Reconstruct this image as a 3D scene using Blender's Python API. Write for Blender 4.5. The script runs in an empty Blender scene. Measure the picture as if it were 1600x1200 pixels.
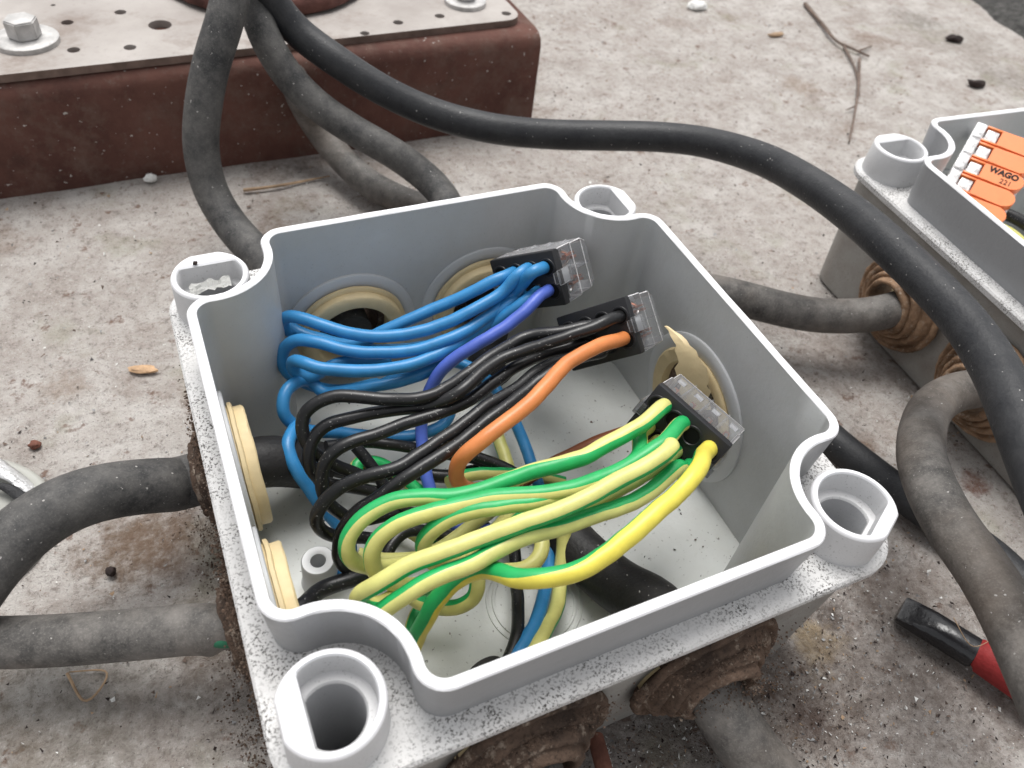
import bpy, bmesh, math, random
from mathutils import Vector, Matrix, Quaternion
random.seed(7)
MM = 0.001
scene = bpy.context.scene
COL = scene.collection
R = math.radians

# ------------------------------------------------------------------ camera
F_PX = 1231.31
CAM = Vector((-47.524, -84.411, 150.141))
RX = Vector((0.9106859, -0.4013004, 0.0980264))     # image right
RY = Vector((-0.2375309, -0.7028293, -0.6705297))   # image down
RZ = Vector((0.3379801, 0.5873574, -0.7353780))     # view direction
cam_data = bpy.data.cameras.new('camera')
cam_data.sensor_fit = 'HORIZONTAL'
cam_data.sensor_width = 36.0
cam_data.lens = 36.0 * F_PX / 1600.0
cam_data.clip_start = 0.005
cam_data.clip_end = 60.0
cam_data.dof.use_dof = True
cam_data.dof.focus_distance = 0.150
cam_data.dof.aperture_fstop = 32.0
cam = bpy.data.objects.new('camera', cam_data)
COL.objects.link(cam)
m = Matrix((RX, -RY, -RZ)).transposed().to_4x4()
m.translation = CAM * MM
cam.matrix_world = m
scene.camera = cam

# ------------------------------------------------------------------ light
SUN_EL, SUN_AZ = 70.0, 15.0      # azimuth clockwise from +Y
world = bpy.data.worlds.new('World')
scene.world = world
world.use_nodes = True
wn = world.node_tree
sky = wn.nodes.new('ShaderNodeTexSky')
sky.sky_type = 'NISHITA'
sky.sun_disc = False
sky.sun_elevation = R(SUN_EL)
sky.sun_rotation = R(SUN_AZ)
sky.air_density = 1.0
sky.dust_density = 4.0
sky.ozone_density = 1.0
hsv = wn.nodes.new('ShaderNodeHueSaturation')
hsv.inputs['Saturation'].default_value = 0.10       # overcast: the cloud layer greys the sky
wn.links.new(sky.outputs[0], hsv.inputs['Color'])
wn.links.new(hsv.outputs[0], wn.nodes['Background'].inputs[0])
wn.nodes['Background'].inputs[1].default_value = 0.135
sun_data = bpy.data.lights.new('sun', 'SUN')
sun_data.energy = 1.65
sun_data.angle = R(32)
sun_data.color = (1.0, 0.975, 0.94)
sun = bpy.data.objects.new('sun', sun_data)
COL.objects.link(sun)
d = Vector((math.sin(R(SUN_AZ)) * math.cos(R(SUN_EL)), math.cos(R(SUN_AZ)) * math.cos(R(SUN_EL)), math.sin(R(SUN_EL))))
sun.rotation_euler = d.to_track_quat('Z', 'Y').to_euler()

scene.view_settings.view_transform = 'Standard'
scene.view_settings.look = 'None'
scene.view_settings.gamma = 1.0
scene.view_settings.exposure = 0.5
scene.view_settings.use_curve_mapping = False
scene.cycles.max_bounces = 8
scene.cycles.transparent_max_bounces = 24

# ------------------------------------------------------------------ helpers
def at(u, v, z):
    """world point (mm) at height z under photo position (u, v)"""
    r = RX * ((u - 800) / F_PX) + RY * ((v - 600) / F_PX) + RZ
    return CAM + r * ((z - CAM.z) / r.z)

def at_plane(u, v, p, n):
    r = RX * ((u - 800) / F_PX) + RY * ((v - 600) / F_PX) + RZ
    return CAM + r * ((p - CAM).dot(n) / r.dot(n))

def tag(o, label=None, cat=None, group=None, kind=None):
    if label: o['label'] = label
    if cat: o['category'] = cat
    if group: o['group'] = group
    if kind: o['kind'] = kind
    return o

def empty(name, loc_mm, rot=None):
    o = bpy.data.objects.new(name, None)
    o.empty_display_size = 0.01
    mt = (rot.to_4x4() if rot is not None else Matrix.Identity(4))
    mt.translation = Vector(loc_mm) * MM
    o.matrix_world = mt
    COL.objects.link(o)
    return o

def build(name, bm, mats, parent=None, origin=None, smooth=True, angle=40, recalc=True):
    """bm in mm. child: coordinates local to the thing; top level: world, origin moved to its base"""
    if recalc:
        bmesh.ops.recalc_face_normals(bm, faces=bm.faces[:])
    if parent is None:
        if origin is None:
            xs = [v.co.x for v in bm.verts]; ys = [v.co.y for v in bm.verts]; zs = [v.co.z for v in bm.verts]
            origin = Vector(((min(xs) + max(xs)) / 2, (min(ys) + max(ys)) / 2, min(zs)))
        origin = Vector(origin)
    else:
        origin = Vector((0, 0, 0))
    for v in bm.verts:
        v.co = (v.co - origin) * MM
    me = bpy.data.meshes.new(name)
    bm.to_mesh(me); bm.free()
    if not isinstance(mats, (list, tuple)): mats = [mats]
    for mt in mats: me.materials.append(mt)
    o = bpy.data.objects.new(name, me)
    COL.objects.link(o)
    if parent is None: o.location = origin * MM
    else: o.parent = parent
    if smooth:
        me.polygons.foreach_set('use_smooth', [True] * len(me.polygons))
        b = bmesh.new(); b.from_mesh(me)
        for e in b.edges:
            if len(e.link_faces) == 2 and e.calc_face_angle(0) > R(angle): e.smooth = False
        b.to_mesh(me); b.free()
    return o

def catmull(pts, step=1.0, alpha=0.5):
    pts = [Vector(p) for p in pts]
    P = [pts[0] * 2 - pts[1]] + pts + [pts[-1] * 2 - pts[-2]]
    out = []
    for i in range(1, len(P) - 2):
        p0, p1, p2, p3 = P[i - 1], P[i], P[i + 1], P[i + 2]
        t0 = 0; t1 = t0 + max((p1 - p0).length, 1e-4) ** alpha
        t2 = t1 + max((p2 - p1).length, 1e-4) ** alpha; t3 = t2 + max((p3 - p2).length, 1e-4) ** alpha
        n = max(2, int((p2 - p1).length / step))
        for k in range(n):
            t = t1 + (t2 - t1) * k / n
            a1 = p0 * ((t1 - t) / (t1 - t0)) + p1 * ((t - t0) / (t1 - t0))
            a2 = p1 * ((t2 - t) / (t2 - t1)) + p2 * ((t - t1) / (t2 - t1))
            a3 = p2 * ((t3 - t) / (t3 - t2)) + p3 * ((t - t2) / (t3 - t2))
            b1 = a1 * ((t2 - t) / (t2 - t0)) + a2 * ((t - t0) / (t2 - t0))
            b2 = a2 * ((t3 - t) / (t3 - t1)) + a3 * ((t - t1) / (t3 - t1))
            out.append(b1 * ((t2 - t) / (t2 - t1)) + b2 * ((t - t1) / (t2 - t1)))
    out.append(pts[-1])
    for _ in range(3):   # relax the bends
        out = [out[0]] + [(out[i - 1] + out[i] * 2 + out[i + 1]) / 4 for i in range(1, len(out) - 1)] + [out[-1]]
    return out

def tube(bm, path, r, n=16, ref=Vector((0, 0, 1)), stripe=None, spin=0.0, wob=0.0, cap=True, spin1=None):
    """swept round tube. stripe: [(lo, hi)] degrees (round the tube) that take material 1"""
    N = len(path)
    T = []
    for i in range(N):
        a = path[max(0, i - 1)]; b = path[min(N - 1, i + 1)]
        T.append((b - a).normalized())
    nrm = (ref - T[0] * ref.dot(T[0])).normalized()
    rings = []
    ph = random.random() * 9
    for i in range(N):
        if i: nrm = (T[i - 1].rotation_difference(T[i]) @ nrm)
        nrm = (nrm - T[i] * nrm.dot(T[i])).normalized()
        bi = T[i].cross(nrm)
        if isinstance(spin, (list, tuple)):
            t_ = i / (N - 1); s = spin[-1][1]
            for (ta, sa), (tb, sb) in zip(spin, spin[1:]):
                if ta <= t_ <= tb: s = sa + (sb - sa) * (t_ - ta) / (tb - ta); break
        else:
            s = spin if spin1 is None else spin + (spin1 - spin) * i / (N - 1)
        ring = []
        rr = r(i / (N - 1)) if callable(r) else r
        for k in range(n):
            an = 2 * math.pi * k / n + R(s)
            w = 1 + wob * math.sin(i * .23 + ph + 2 * an) * math.sin(i * .071 + ph * 2)
            ring.append(bm.verts.new(path[i] + (nrm * math.cos(an) + bi * math.sin(an)) * rr * w))
        rings.append(ring)
    for i in range(N - 1):
        for k in range(n):
            f = bm.faces.new((rings[i][k], rings[i][(k + 1) % n], rings[i + 1][(k + 1) % n], rings[i + 1][k]))
            if stripe:
                mid = (k + .5) / n * 360
                for lo, hi in stripe:
                    if lo <= mid < hi or lo <= mid - 360 < hi: f.material_index = 1
    if cap:
        bm.faces.new(rings[0][::-1]); bm.faces.new(rings[-1])
    return bm

def lathe(bm, prof, M=Matrix.Identity(4), n=48, mat=0, closed=False):
    rings = []
    for (rad, a) in prof:
        if rad < 1e-6: rings.append([bm.verts.new(M @ Vector((0, 0, a)))])
        else: rings.append([bm.verts.new(M @ Vector((rad * math.cos(2 * math.pi * k / n), rad * math.sin(2 * math.pi * k / n), a))) for k in range(n)])
    pr = list(zip(rings, rings[1:])) + ([(rings[-1], rings[0])] if closed else [])
    for A, B in pr:
        for k in range(n):
            if len(A) == 1 and len(B) == 1: continue
            if len(A) == 1: f = bm.faces.new((A[0], B[k], B[(k + 1) % n]))
            elif len(B) == 1: f = bm.faces.new((A[k], B[0], A[(k + 1) % n]))
            else: f = bm.faces.new((A[k], B[k], B[(k + 1) % n], A[(k + 1) % n]))
            f.material_index = mat
    return bm

def bevel_box(bm, x0, x1, y0, y1, z0, z1, bev=.4, M=Matrix.Identity(4), seg=2):
    r = bmesh.ops.create_cube(bm, size=1.0)
    vs = r['verts']
    for v in vs:
        v.co = Vector(((x0 + x1) / 2 + v.co.x * (x1 - x0), (y0 + y1) / 2 + v.co.y * (y1 - y0), (z0 + z1) / 2 + v.co.z * (z1 - z0)))
    es = list({e for v in vs for e in v.link_edges})
    before = set(bm.verts) - set(vs)
    if bev > 0: bmesh.ops.bevel(bm, geom=es, offset=bev, segments=seg, affect='EDGES', profile=.6)
    for v in bm.verts:
        if v not in before: v.co = M @ v.co
    return bm

def extrude_poly(bm, pts, z0, z1, M=Matrix.Identity(4)):
    a = [bm.verts.new(M @ Vector((x, y, z0))) for x, y in pts]
    b = [bm.verts.new(M @ Vector((x, y, z1))) for x, y in pts]
    n = len(pts)
    bm.faces.new(a[::-1]); bm.faces.new(b)
    for i in range(n): bm.faces.new((a[i], a[(i + 1) % n], b[(i + 1) % n], b[i]))
    return bm

# ------------------------------------------------------------------ materials
class NT:
    def __init__(s, name, rough=.5, spec=.5):
        s.m = bpy.data.materials.new(name); s.m.use_nodes = True
        s.t = s.m.node_tree; s.n = s.t.nodes; s.l = s.t.links
        s.p = s.n['Principled BSDF']
        s.p.inputs['Roughness'].default_value = rough
        s.p.inputs['Specular IOR Level'].default_value = spec
        s.tc = s.n.new('ShaderNodeTexCoord').outputs['Object']
    def put(s, sock, v):
        if isinstance(v, bpy.types.NodeSocket): s.l.new(v, sock)
        elif isinstance(v, tuple) and len(v) == 3 and sock.type == 'RGBA': sock.default_value = (*v, 1)
        else: sock.default_value = v
    def noise(s, scale, detail=3, rough=.55, stretch=None, off=None, lac=2.0):
        n = s.n.new('ShaderNodeTexNoise')
        mp = s.n.new('ShaderNodeMapping')
        s.l.new(s.tc, mp.inputs[0])
        if stretch: mp.inputs['Scale'].default_value = stretch
        if off: mp.inputs['Location'].default_value = off
        s.l.new(mp.outputs[0], n.inputs['Vector'])
        n.inputs['Scale'].default_value = scale; n.inputs['Detail'].default_value = detail
        n.inputs['Roughness'].default_value = rough
        return n.outputs['Fac']
    def voro(s, scale, feature='F1', rand=1.0, out='Distance'):
        n = s.n.new('ShaderNodeTexVoronoi'); n.feature = feature
        s.l.new(s.tc, n.inputs['Vector'])
        n.inputs['Scale'].default_value = scale; n.inputs['Randomness'].default_value = rand
        return n.outputs[out]
    def ramp(s, x, lo, hi, a=0.0, b=1.0):
        n = s.n.new('ShaderNodeMapRange'); n.clamp = True
        s.put(n.inputs[0], x)
        for i, v in enumerate((lo, hi, a, b)): n.inputs[i + 1].default_value = v
        return n.outputs[0]
    def mix(s, f, a, b):
        n = s.n.new('ShaderNodeMix'); n.data_type = 'RGBA'
        s.put(n.inputs[0], f); s.put(n.inputs[6], a); s.put(n.inputs[7], b)
        return n.outputs[2]
    def math(s, op, a, b):
        n = s.n.new('ShaderNodeMath'); n.operation = op
        s.put(n.inputs[0], a); s.put(n.inputs[1], b)
        return n.outputs[0]
    def bump(s, h, dist, strength=1.0, prev=None):
        n = s.n.new('ShaderNodeBump')
        n.inputs['Distance'].default_value = dist * MM; n.inputs['Strength'].default_value = strength
        s.l.new(h, n.inputs['Height'])
        if prev is not None: s.l.new(prev, n.inputs['Normal'])
        s.l.new(n.outputs[0], s.p.inputs['Normal'])
        return n.outputs[0]
    def col(s, v): s.put(s.p.inputs['Base Color'], v); return s
    def rough(s, v): s.put(s.p.inputs['Roughness'], v); return s

def plain(name, c, rough=.5, spec=.5, metal=0, var=.12, bump=.02, scale=400):
    k = NT(name, rough, spec)
    n = k.noise(scale, 4)
    k.col(k.mix(k.ramp(n, .3, .7), tuple(x * (1 - var) for x in c), tuple(min(1, x * (1 + var)) for x in c)))
    k.p.inputs['Metallic'].default_value = metal
    if bump: k.bump(k.noise(scale * 4, 3), bump)
    return k.m

def mat_ground():
    k = NT('weathered_concrete', .93, .2)
    big = k.noise(14, 5, .65); mid = k.noise(70, 5, .65, off=(3, 1, 0)); fin = k.noise(420, 5, .75); gr = k.noise(1500, 4, .75)
    c = k.mix(k.ramp(big, .35, .65), (.405, .372, .345), (.500, .472, .446))
    c = k.mix(k.ramp(mid, .42, .70, 0, .9), c, (.315, .275, .248))
    c = k.mix(k.ramp(mid, .46, .30, 0, .5), c, (.55, .53, .505))
    c = k.mix(k.ramp(fin, .53, .68, 0, .7), c, (.17, .142, .125))
    c = k.mix(k.ramp(fin, .46, .30, 0, .6), c, (.50, .48, .455))
    c = k.mix(k.ramp(gr, .57, .67, 0, .7), c, (.09, .08, .073))
    c = k.mix(k.ramp(k.noise(2000, 3, .7, off=(9, 9, 9)), .60, .68, 0, .7), c, (.58, .56, .53))
    st = k.math('MULTIPLY', k.ramp(k.noise(26, 4, .6, off=(.7, 0, 0)), .56, .70), k.ramp(fin, .35, .6, .3, 1))
    c = k.mix(k.math('MULTIPLY', st, .65), c, (.17, .105, .068))
    c = k.mix(k.math('MULTIPLY', k.ramp(k.noise(40, 4, .6, off=(0, .6, 0)), .58, .72), .4), c, (.22, .22, .13))
    c = k.mix(k.math('MULTIPLY', k.ramp(k.noise(170, 4, .7, off=(4, .6, 0)), .61, .69), .75), c, (.13, .065, .04))
    # dirt and stain patches; those before the box and by the felt also paint shade
    for u, v, r_, amt, col_ in ((205, 860, 11, .8, (.13, .085, .055)), (262, 838, 12, .7, (.15, .10, .07)), (1275, 1005, 7, .9, (.40, .31, .19)), (1530, 752, 5, .9, (.15, .07, .05)), (1265, 1122, 5, .9, (.07, .035, .03)),
                                 (1290, 960, 5, .8, (.06, .05, .045)), (1400, 560, 22, .35, (.16, .12, .10)), (1300, 560, 16, .4, (.15, .11, .09)), (1235, 1080, 18, .6, (.105, .078, .062)), (1000, 1150, 24, .65, (.09, .07, .06)), (1480, 1000, 30, .5, (.15, .115, .095)),
                                 (1400, 1130, 26, .45, (.11, .09, .08)), (1350, 890, 14, .5, (.12, .09, .075)), (60, 1130, 20, .4, (.12, .11, .08)), (240, 1120, 20, .4, (.13, .115, .10)), (1340, 405, 9, .45, (.36, .20, .15)), (350, 640, 9, .5, (.14, .09, .06)),
                                 (360, 1000, 12, .6, (.10, .07, .05)), (1250, 130, 9, .45, (.22, .15, .10)), (100, 600, 6, .4, (.22, .15, .10)), (600, 250, 20, .4, (.14, .11, .095)), (440, 260, 16, .5, (.13, .10, .085)), (1500, 60, 28, .3, (.17, .145, .12)), (1430, 30, 14, .5, (.13, .115, .095)), (1570, 120, 16, .45, (.14, .12, .10))):  # patches by the felt: soft shadow band put into the colour
        p = at(u, v, 0) * MM
        dn = k.n.new('ShaderNodeVectorMath'); dn.operation = 'DISTANCE'
        k.l.new(k.tc, dn.inputs[0]); dn.inputs[1].default_value = p
        dd = k.math('ADD', dn.outputs['Value'], k.math('MULTIPLY', k.math('SUBTRACT', k.noise(130, 5, .75, off=(u * .01, v * .01, 0)), .5), r_ * MM * 2.6))
        f = k.math('MULTIPLY', k.ramp(dd, r_ * MM * 1.05, r_ * MM * .45), k.ramp(fin, .3, .55, .35, 1))
        c = k.mix(k.math('MULTIPLY', f, amt), c, col_)
    k.col(c)
    b = k.bump(mid, 1.4, .8)
    b = k.bump(fin, 1.1, .9, b)
    k.bump(gr, .38, .9, b)
    return k.m

def mat_plastic(name, base, dirt=0.0, dirt_lo=.55, grime=(.10, .09, .08), rough=.45, film=0.0, filmc=(.3, .27, .23), speck_scale=2600):
    k = NT(name, rough, .45)
    c = k.mix(k.ramp(k.noise(60, 4), .35, .7), tuple(x * .93 for x in base), base)
    if film: c = k.mix(k.ramp(k.noise(110, 5, .65, off=(2, 2, 0)), .38, .72, 0, film), c, filmc)
    if dirt:
        d1 = k.ramp(k.noise(speck_scale, 3, .65), dirt_lo, dirt_lo + .05)
        d2 = k.ramp(k.noise(150, 4, .6, off=(1, 5, 2)), .36, .62, .15, 1)
        d3 = k.math('MULTIPLY', k.math('MULTIPLY', d1, d2), dirt)
        c = k.mix(d3, c, grime)
    k.col(c)
    k.rough(k.ramp(k.noise(90, 3), .3, .7, rough - .06, rough + .12))
    k.bump(k.noise(900, 4, .6), .03 if not dirt else .08)
    return k.m

def mat_cable(name, base=(.035, .036, .038), dust=(.17, .16, .15), amt=.5, rough=.62, brown=.0):
    k = NT(name, rough, .3)
    c = k.mix(k.ramp(k.noise(85, 6, .75), .36, .64, amt * .12, amt * 1.1), base, dust)
    c = k.mix(k.ramp(k.noise(2600, 3, .7), .52, .68, 0, amt * .45), c, tuple(x * 1.25 for x in dust))
    c = k.mix(k.ramp(k.noise(260, 5, .75, off=(4, 0, 1)), .50, .66, 0, amt * .35), c, tuple(x * 1.1 for x in dust))
    if brown: c = k.mix(k.ramp(k.noise(45, 4, .6, off=(3, 3, 3)), .42, .68, 0, brown), c, (.17, .13, .10))
    c = k.mix(k.ramp(k.noise(1150, 2, .5, off=(1, 7, 3)), .725, .745), c, (.36, .345, .33))
    c = k.mix(k.ramp(k.noise(130, 5, .7, off=(5, 1, 3)), .62, .75, 0, .4 * amt), c, (.02, .02, .022))
    k.col(c)
    b = k.bump(k.noise(60, 3), .25)
    k.bump(k.noise(1300, 4, .65), .12, 1, b)
    return k.m

def mat_wire(name, base, rough=.38, dust=.0, dc=(.4, .4, .4), scale=300):
    k = NT(name, rough, .45)
    c = k.mix(k.ramp(k.noise(scale, 4), .3, .7), tuple(x * .88 for x in base), tuple(min(1, x * 1.08) for x in base))
    if dust: c = k.mix(k.ramp(k.noise(2200, 3, .65), .665, .69, 0, dust), c, dc)
    k.col(c)
    k.bump(k.noise(900, 3), .035)
    return k.m

M = {}
M['ground'] = mat_ground()
M['wall'] = mat_plastic('grey_plastic', (.51, .52, .525), dirt=.5, dirt_lo=.655, rough=.38, film=.28, filmc=(.38, .375, .36))
M['rimwall'] = mat_plastic('grey_plastic_upper', (.33, .335, .345), dirt=.6, dirt_lo=.66, rough=.4)
M['rimtop'] = mat_plastic('sealing_edge_plastic', (.80, .80, .82), rough=.4)
M['shelf'] = mat_plastic('weathered_white_plastic', (.66, .655, .65), dirt=.97, dirt_lo=.53, grime=(.05, .045, .04), rough=.8, film=.35, filmc=(.48, .46, .44), speck_scale=2700)
M['outer'] = mat_plastic('grimy_outer_plastic', (.34, .33, .31), dirt=.7, dirt_lo=.60, film=.7, filmc=(.22, .19, .165), rough=.65)
M['floor'] = mat_plastic('dusty_floor_plastic', (.68, .70, .68), dirt=.95, dirt_lo=.645, grime=(.06, .05, .04), film=.3, filmc=(.50, .50, .46), rough=.5, speck_scale=1000)
M['boss'] = mat_plastic('boss_plastic', (.60, .60, .605), dirt=.6, dirt_lo=.62, grime=(.12, .11, .10), rough=.5)
M['ring'] = mat_plastic('knockout_plastic', (.55, .56, .57), rough=.4)
M['beige'] = plain('beige_rubber', (.66, .53, .31), .55, .4, var=.10, bump=.10, scale=160)
def mat_gland():
    k = NT('dirty_brown_rubber', .85, .2)
    c = k.mix(k.ramp(k.noise(70, 5, .7), .36, .64), (.045, .031, .024), (.165, .110, .080))
    c = k.mix(k.ramp(k.noise(230, 5, .75, off=(2, 2, 2)), .55, .66, 0, .85), c, (.34, .28, .225))
    c = k.mix(k.ramp(k.noise(1400, 4, .7, off=(5, 2, 2)), .54, .66, 0, .75), c, (.025, .02, .017))
    k.col(c)
    b = k.bump(k.noise(130, 5, .7), .7)
    k.bump(k.noise(1500, 4, .7), .22, 1, b)
    return k.m
M['gland'] = mat_gland()
def mat_gland_clean():
    k = NT('tan_brown_rubber', .7, .3)
    c = k.mix(k.ramp(k.noise(120, 5, .7), .35, .65), (.13, .075, .042), (.37, .235, .145))
    c = k.mix(k.ramp(k.noise(900, 4, .7), .55, .68, 0, .6), c, (.45, .38, .31))
    k.col(c); k.bump(k.noise(500, 4, .6), .25)
    return k.m
M['gland_clean'] = mat_gland_clean()
M['cable'] = mat_cable('dusty_black_cable', base=(.022, .023, .025), dust=(.18, .172, .162), amt=.56)
M['cable_dusty'] = mat_cable('very_dusty_black_cable', base=(.028, .028, .028), dust=(.215, .20, .185), amt=.72, brown=.4)
M['cable_new'] = mat_cable('fresh_black_cable', base=(.014, .015, .018), dust=(.10, .10, .10), amt=.22, rough=.45)
M['cable_in'] = mat_cable('inner_black_sheath', base=(.009, .009, .010), dust=(.09, .085, .08), amt=.18, rough=.5)
M['blue'] = mat_wire('blue_insulation', (.032, .215, .47), dust=.25, dc=(.3, .4, .5))
M['violet'] = mat_wire('violet_blue_insulation', (.075, .13, .50))
M['black'] = mat_wire('black_insulation', (.011, .011, .012), .34, dust=.9, dc=(.38, .38, .37))
M['orange'] = mat_wire('orange_insulation', (.62, .21, .065))
M['brown'] = mat_wire('brown_insulation', (.22, .075, .035))
M['yg_y'] = mat_wire('pale_yellow_insulation', (.62, .60, .20), dust=.15)
M['yg_g'] = mat_wire('green_insulation', (.015, .36, .10))
M['green_dark'] = mat_wire('dusty_green_insulation', (.012, .12, .06), .6, dust=.7, dc=(.2, .19, .17))
M['yellow'] = mat_wire('bright_yellow_insulation', (.70, .60, .085))
M['confront'] = plain('matte_black_plastic', (.014, .014, .016), .42, .45, bump=.01)
M['hole'] = plain('hole_black', (.004, .004, .004), .8, .2, bump=0)
M['copper'] = plain('copper', (.72, .30, .20), .35, metal=1, bump=.02)
M['tin'] = plain('spring_steel', (.62, .60, .58), .3, metal=1, bump=.02)
M['lever'] = plain('orange_lever_plastic', (.86, .24, .07), .35, .5, var=.05, bump=.01)
M['mark'] = plain('printed_black', (.02, .015, .015), .6, .2, bump=0)
def mat_clear(name, tint=(.86, .87, .88), body=.16, bodyc=(.55, .55, .56)):
    k = NT(name, .08, .6)
    tr = k.n.new('ShaderNodeBsdfTransparent'); tr.inputs[0].default_value = (*tint, 1)
    k.put(k.p.inputs['Base Color'], bodyc)
    k.bump(k.noise(700, 3, .6), .10)
    fr = k.n.new('ShaderNodeFresnel'); fr.inputs[0].default_value = 1.5
    f = k.math('ADD', k.math('MULTIPLY', fr.outputs[0], .9), k.ramp(k.noise(500, 4, .7), .4, .8, body * .6, body * 2))
    mx = k.n.new('ShaderNodeMixShader')
    k.l.new(f, mx.inputs[0]); k.l.new(tr.outputs[0], mx.inputs[1]); k.l.new(k.p.outputs[0], mx.inputs[2])
    k.l.new(mx.outputs[0], k.n['Material Output'].inputs[0])
    return k.m
M['clear'] = mat_clear('clear_plastic', (.95, .96, .97), .045)
M['clear_edge_shine'] = mat_clear('clear_plastic_edge_shine', (.92, .92, .92), .45, (.95, .95, .95))
M['lever_clear'] = mat_clear('white_clear_plastic', (.95, .95, .95), .8, (.97, .97, .97))
def mat_beam():
    k = NT('brown_painted_steel', .82, .25)
    c = k.mix(k.ramp(k.noise(28, 6, .7, stretch=(1, 1, 1)), .36, .64), (.075, .033, .026), (.135, .062, .048))
    c = k.mix(k.ramp(k.noise(90, 6, .75), .48, .68, 0, .7), c, (.15, .10, .08))
    c = k.mix(k.ramp(k.noise(60, 6, .75, off=(6, 1, 2)), .56, .68, 0, .45), c, (.045, .022, .018))
    c = k.mix(k.ramp(k.noise(300, 4, .7, off=(1, 1, 1)), .58, .7, 0, .5), c, (.16, .12, .10))
    c = k.mix(k.ramp(k.noise(650, 2, .5, off=(1, 7, 3)), .715, .74), c, (.45, .42, .39))
    k.col(c); b = k.bump(k.noise(60, 4), .5); k.bump(k.noise(600, 4), .15, 1, b)
    return k.m
M['beam'] = mat_beam()
def mat_plate():
    k = NT('weathered_zinc_plate', .75, .35)
    c = k.mix(k.ramp(k.noise(35, 5, .6), .3, .7), (.30, .27, .25), (.44, .41, .385))
    c = k.mix(k.ramp(k.noise(32, 6, .75, off=(2, 2, 0)), .50, .68, 0, .8), c, (.19, .145, .12))
    c = k.mix(k.ramp(k.noise(500, 4, .7), .58, .70, 0, .5), c, (.28, .25, .23))
    k.col(c); k.bump(k.noise(300, 4), .12)
    return k.m
M['plate'] = mat_plate()
M['edge'] = plain('dusty_brown_edge', (.17, .12, .10), .85, .2, var=.35, bump=.2, scale=200)
M['bolt'] = plain('dull_zinc_bolt', (.46, .45, .44), .55, .5, metal=.35, var=.25, bump=.15, scale=260)
M['redrust'] = plain('red_rust', (.10, .045, .037), .8, .2, var=.4, bump=.4, scale=150)
M['greyfill'] = plain('grey_filler', (.30, .30, .30), .8, .2, var=.2, bump=.2)
M['bitumen'] = plain('bitumen_gravel', (.06, .058, .055), .9, .3, var=.6, bump=1.2, scale=260)
M['foil'] = plain('white_crinkled_foil', (.66, .66, .66), .3, .6, metal=.4, var=.08, bump=1.2, scale=90)
M['lid'] = plain('pale_grey_lid', (.36, .36, .33), .5, .4, var=.15, bump=.2, scale=80)
M['liddark'] = plain('torn_black_liner', (.03, .03, .032), .7, .3, bump=.3)
M['toolblack'] = plain('glossy_black_plastic', (.012, .012, .014), .22, .6, bump=.08, scale=160)
M['toolred'] = plain('matt_red_plastic', (.27, .022, .022), .6, .35, var=.2, bump=.12)
M['twig'] = plain('grey_brown_twig', (.16, .12, .10), .9, .2, var=.3, bump=.2)
M['seed'] = plain('dark_dropping', (.03, .02, .018), .8, .3, var=.4, bump=.2)
M['chip'] = plain('pale_wood_chip', (.50, .33, .20), .8, .3, var=.25, bump=.2)
M['crumb'] = plain('white_crumb', (.72, .72, .70), .8, .3, var=.1, bump=.3)
M['rustwire'] = plain('rusty_red_wire', (.17, .075, .055), .8, .2, var=.3, bump=.2)
M['straw'] = plain('dry_straw', (.36, .25, .16), .8, .3, var=.3, bump=.1)

# ------------------------------------------------------------------ setting
def make_ground():
    bm = bmesh.new()
    # fine grid near the camera, one big ring beyond it
    from mathutils import noise as mn
    xs = [-25000, -4000, -900] + [-300 + i * 5 for i in range(161)] + [900, 4000, 25000]
    ys = [-25000, -4000, -900] + [-220 + i * 5 for i in range(133)] + [900, 4000, 25000]
    g = []
    for y in ys:
        row = []
        for x in xs:
            z = 0
            if -300 < x < 500 and -220 < y < 440:
                z = (mn.noise(Vector((x, y, 0)) * .012) * .8 + mn.noise(Vector((x, y, 3)) * .06) * .45 + mn.noise(Vector((x, y, 7)) * .19) * .25) - .5
                ax = max(abs(x), abs(y))
                if ax < 75: z *= .4
            row.append(bm.verts.new((x, y, z)))
        g.append(row)
    for j in range(len(ys) - 1):
        for i in range(len(xs) - 1):
            bm.faces.new((g[j][i], g[j][i + 1], g[j + 1][i + 1], g[j + 1][i]))
    o = build('ground', bm, M['ground'], origin=(0, 0, 0), angle=80)
    tag(o, 'pale weathered concrete slab with dark grit and stains', 'ground', kind='structure')
make_ground()

def make_bitumen():
    from mathutils import noise as mn
    bm = bmesh.new()
    a = at(1500, -8, 0); b = at(1640, 92, 0)
    dr = (b - a).normalized(); pr = Vector((dr.y, -dr.x, 0))
    if pr.dot(Vector((1, 1, 0))) < 0: pr = -pr
    rows = []
    for i in range(70):
        row = []
        for j in range(24):
            s = -120 + i * 6; t = j * 5
            p = a + dr * s + pr * (t + 4 * mn.noise(Vector((s * .05, 0, 0))) * (j == 0))
            z = -1.2 if j == 0 else 1.2 + 1.6 * mn.noise(Vector((s, t, 0)) * .17) + min(t * .15, 4)
            row.append(bm.verts.new((p.x, p.y, z)))
        rows.append(row)
    for i in range(69):
        for j in range(23):
            bm.faces.new((rows[i][j], rows[i + 1][j], rows[i + 1][j + 1], rows[i][j + 1]))
    o = build('roofing_felt', bm, M['bitumen'], origin=a, angle=80)
    tag(o, 'dark gravelly roofing felt at the far right edge of the slab', 'roofing', kind='structure')
make_bitumen()

# ------------------------------------------------------------------ junction boxes
CB, RB = 44.2, 10.6
def arc(cx, cy, r, a0, a1, n):
    return [(cx + r * math.cos(R(a0 + (a1 - a0) * i / n)), cy + r * math.sin(R(a0 + (a1 - a0) * i / n))) for i in range(n + 1)]

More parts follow.
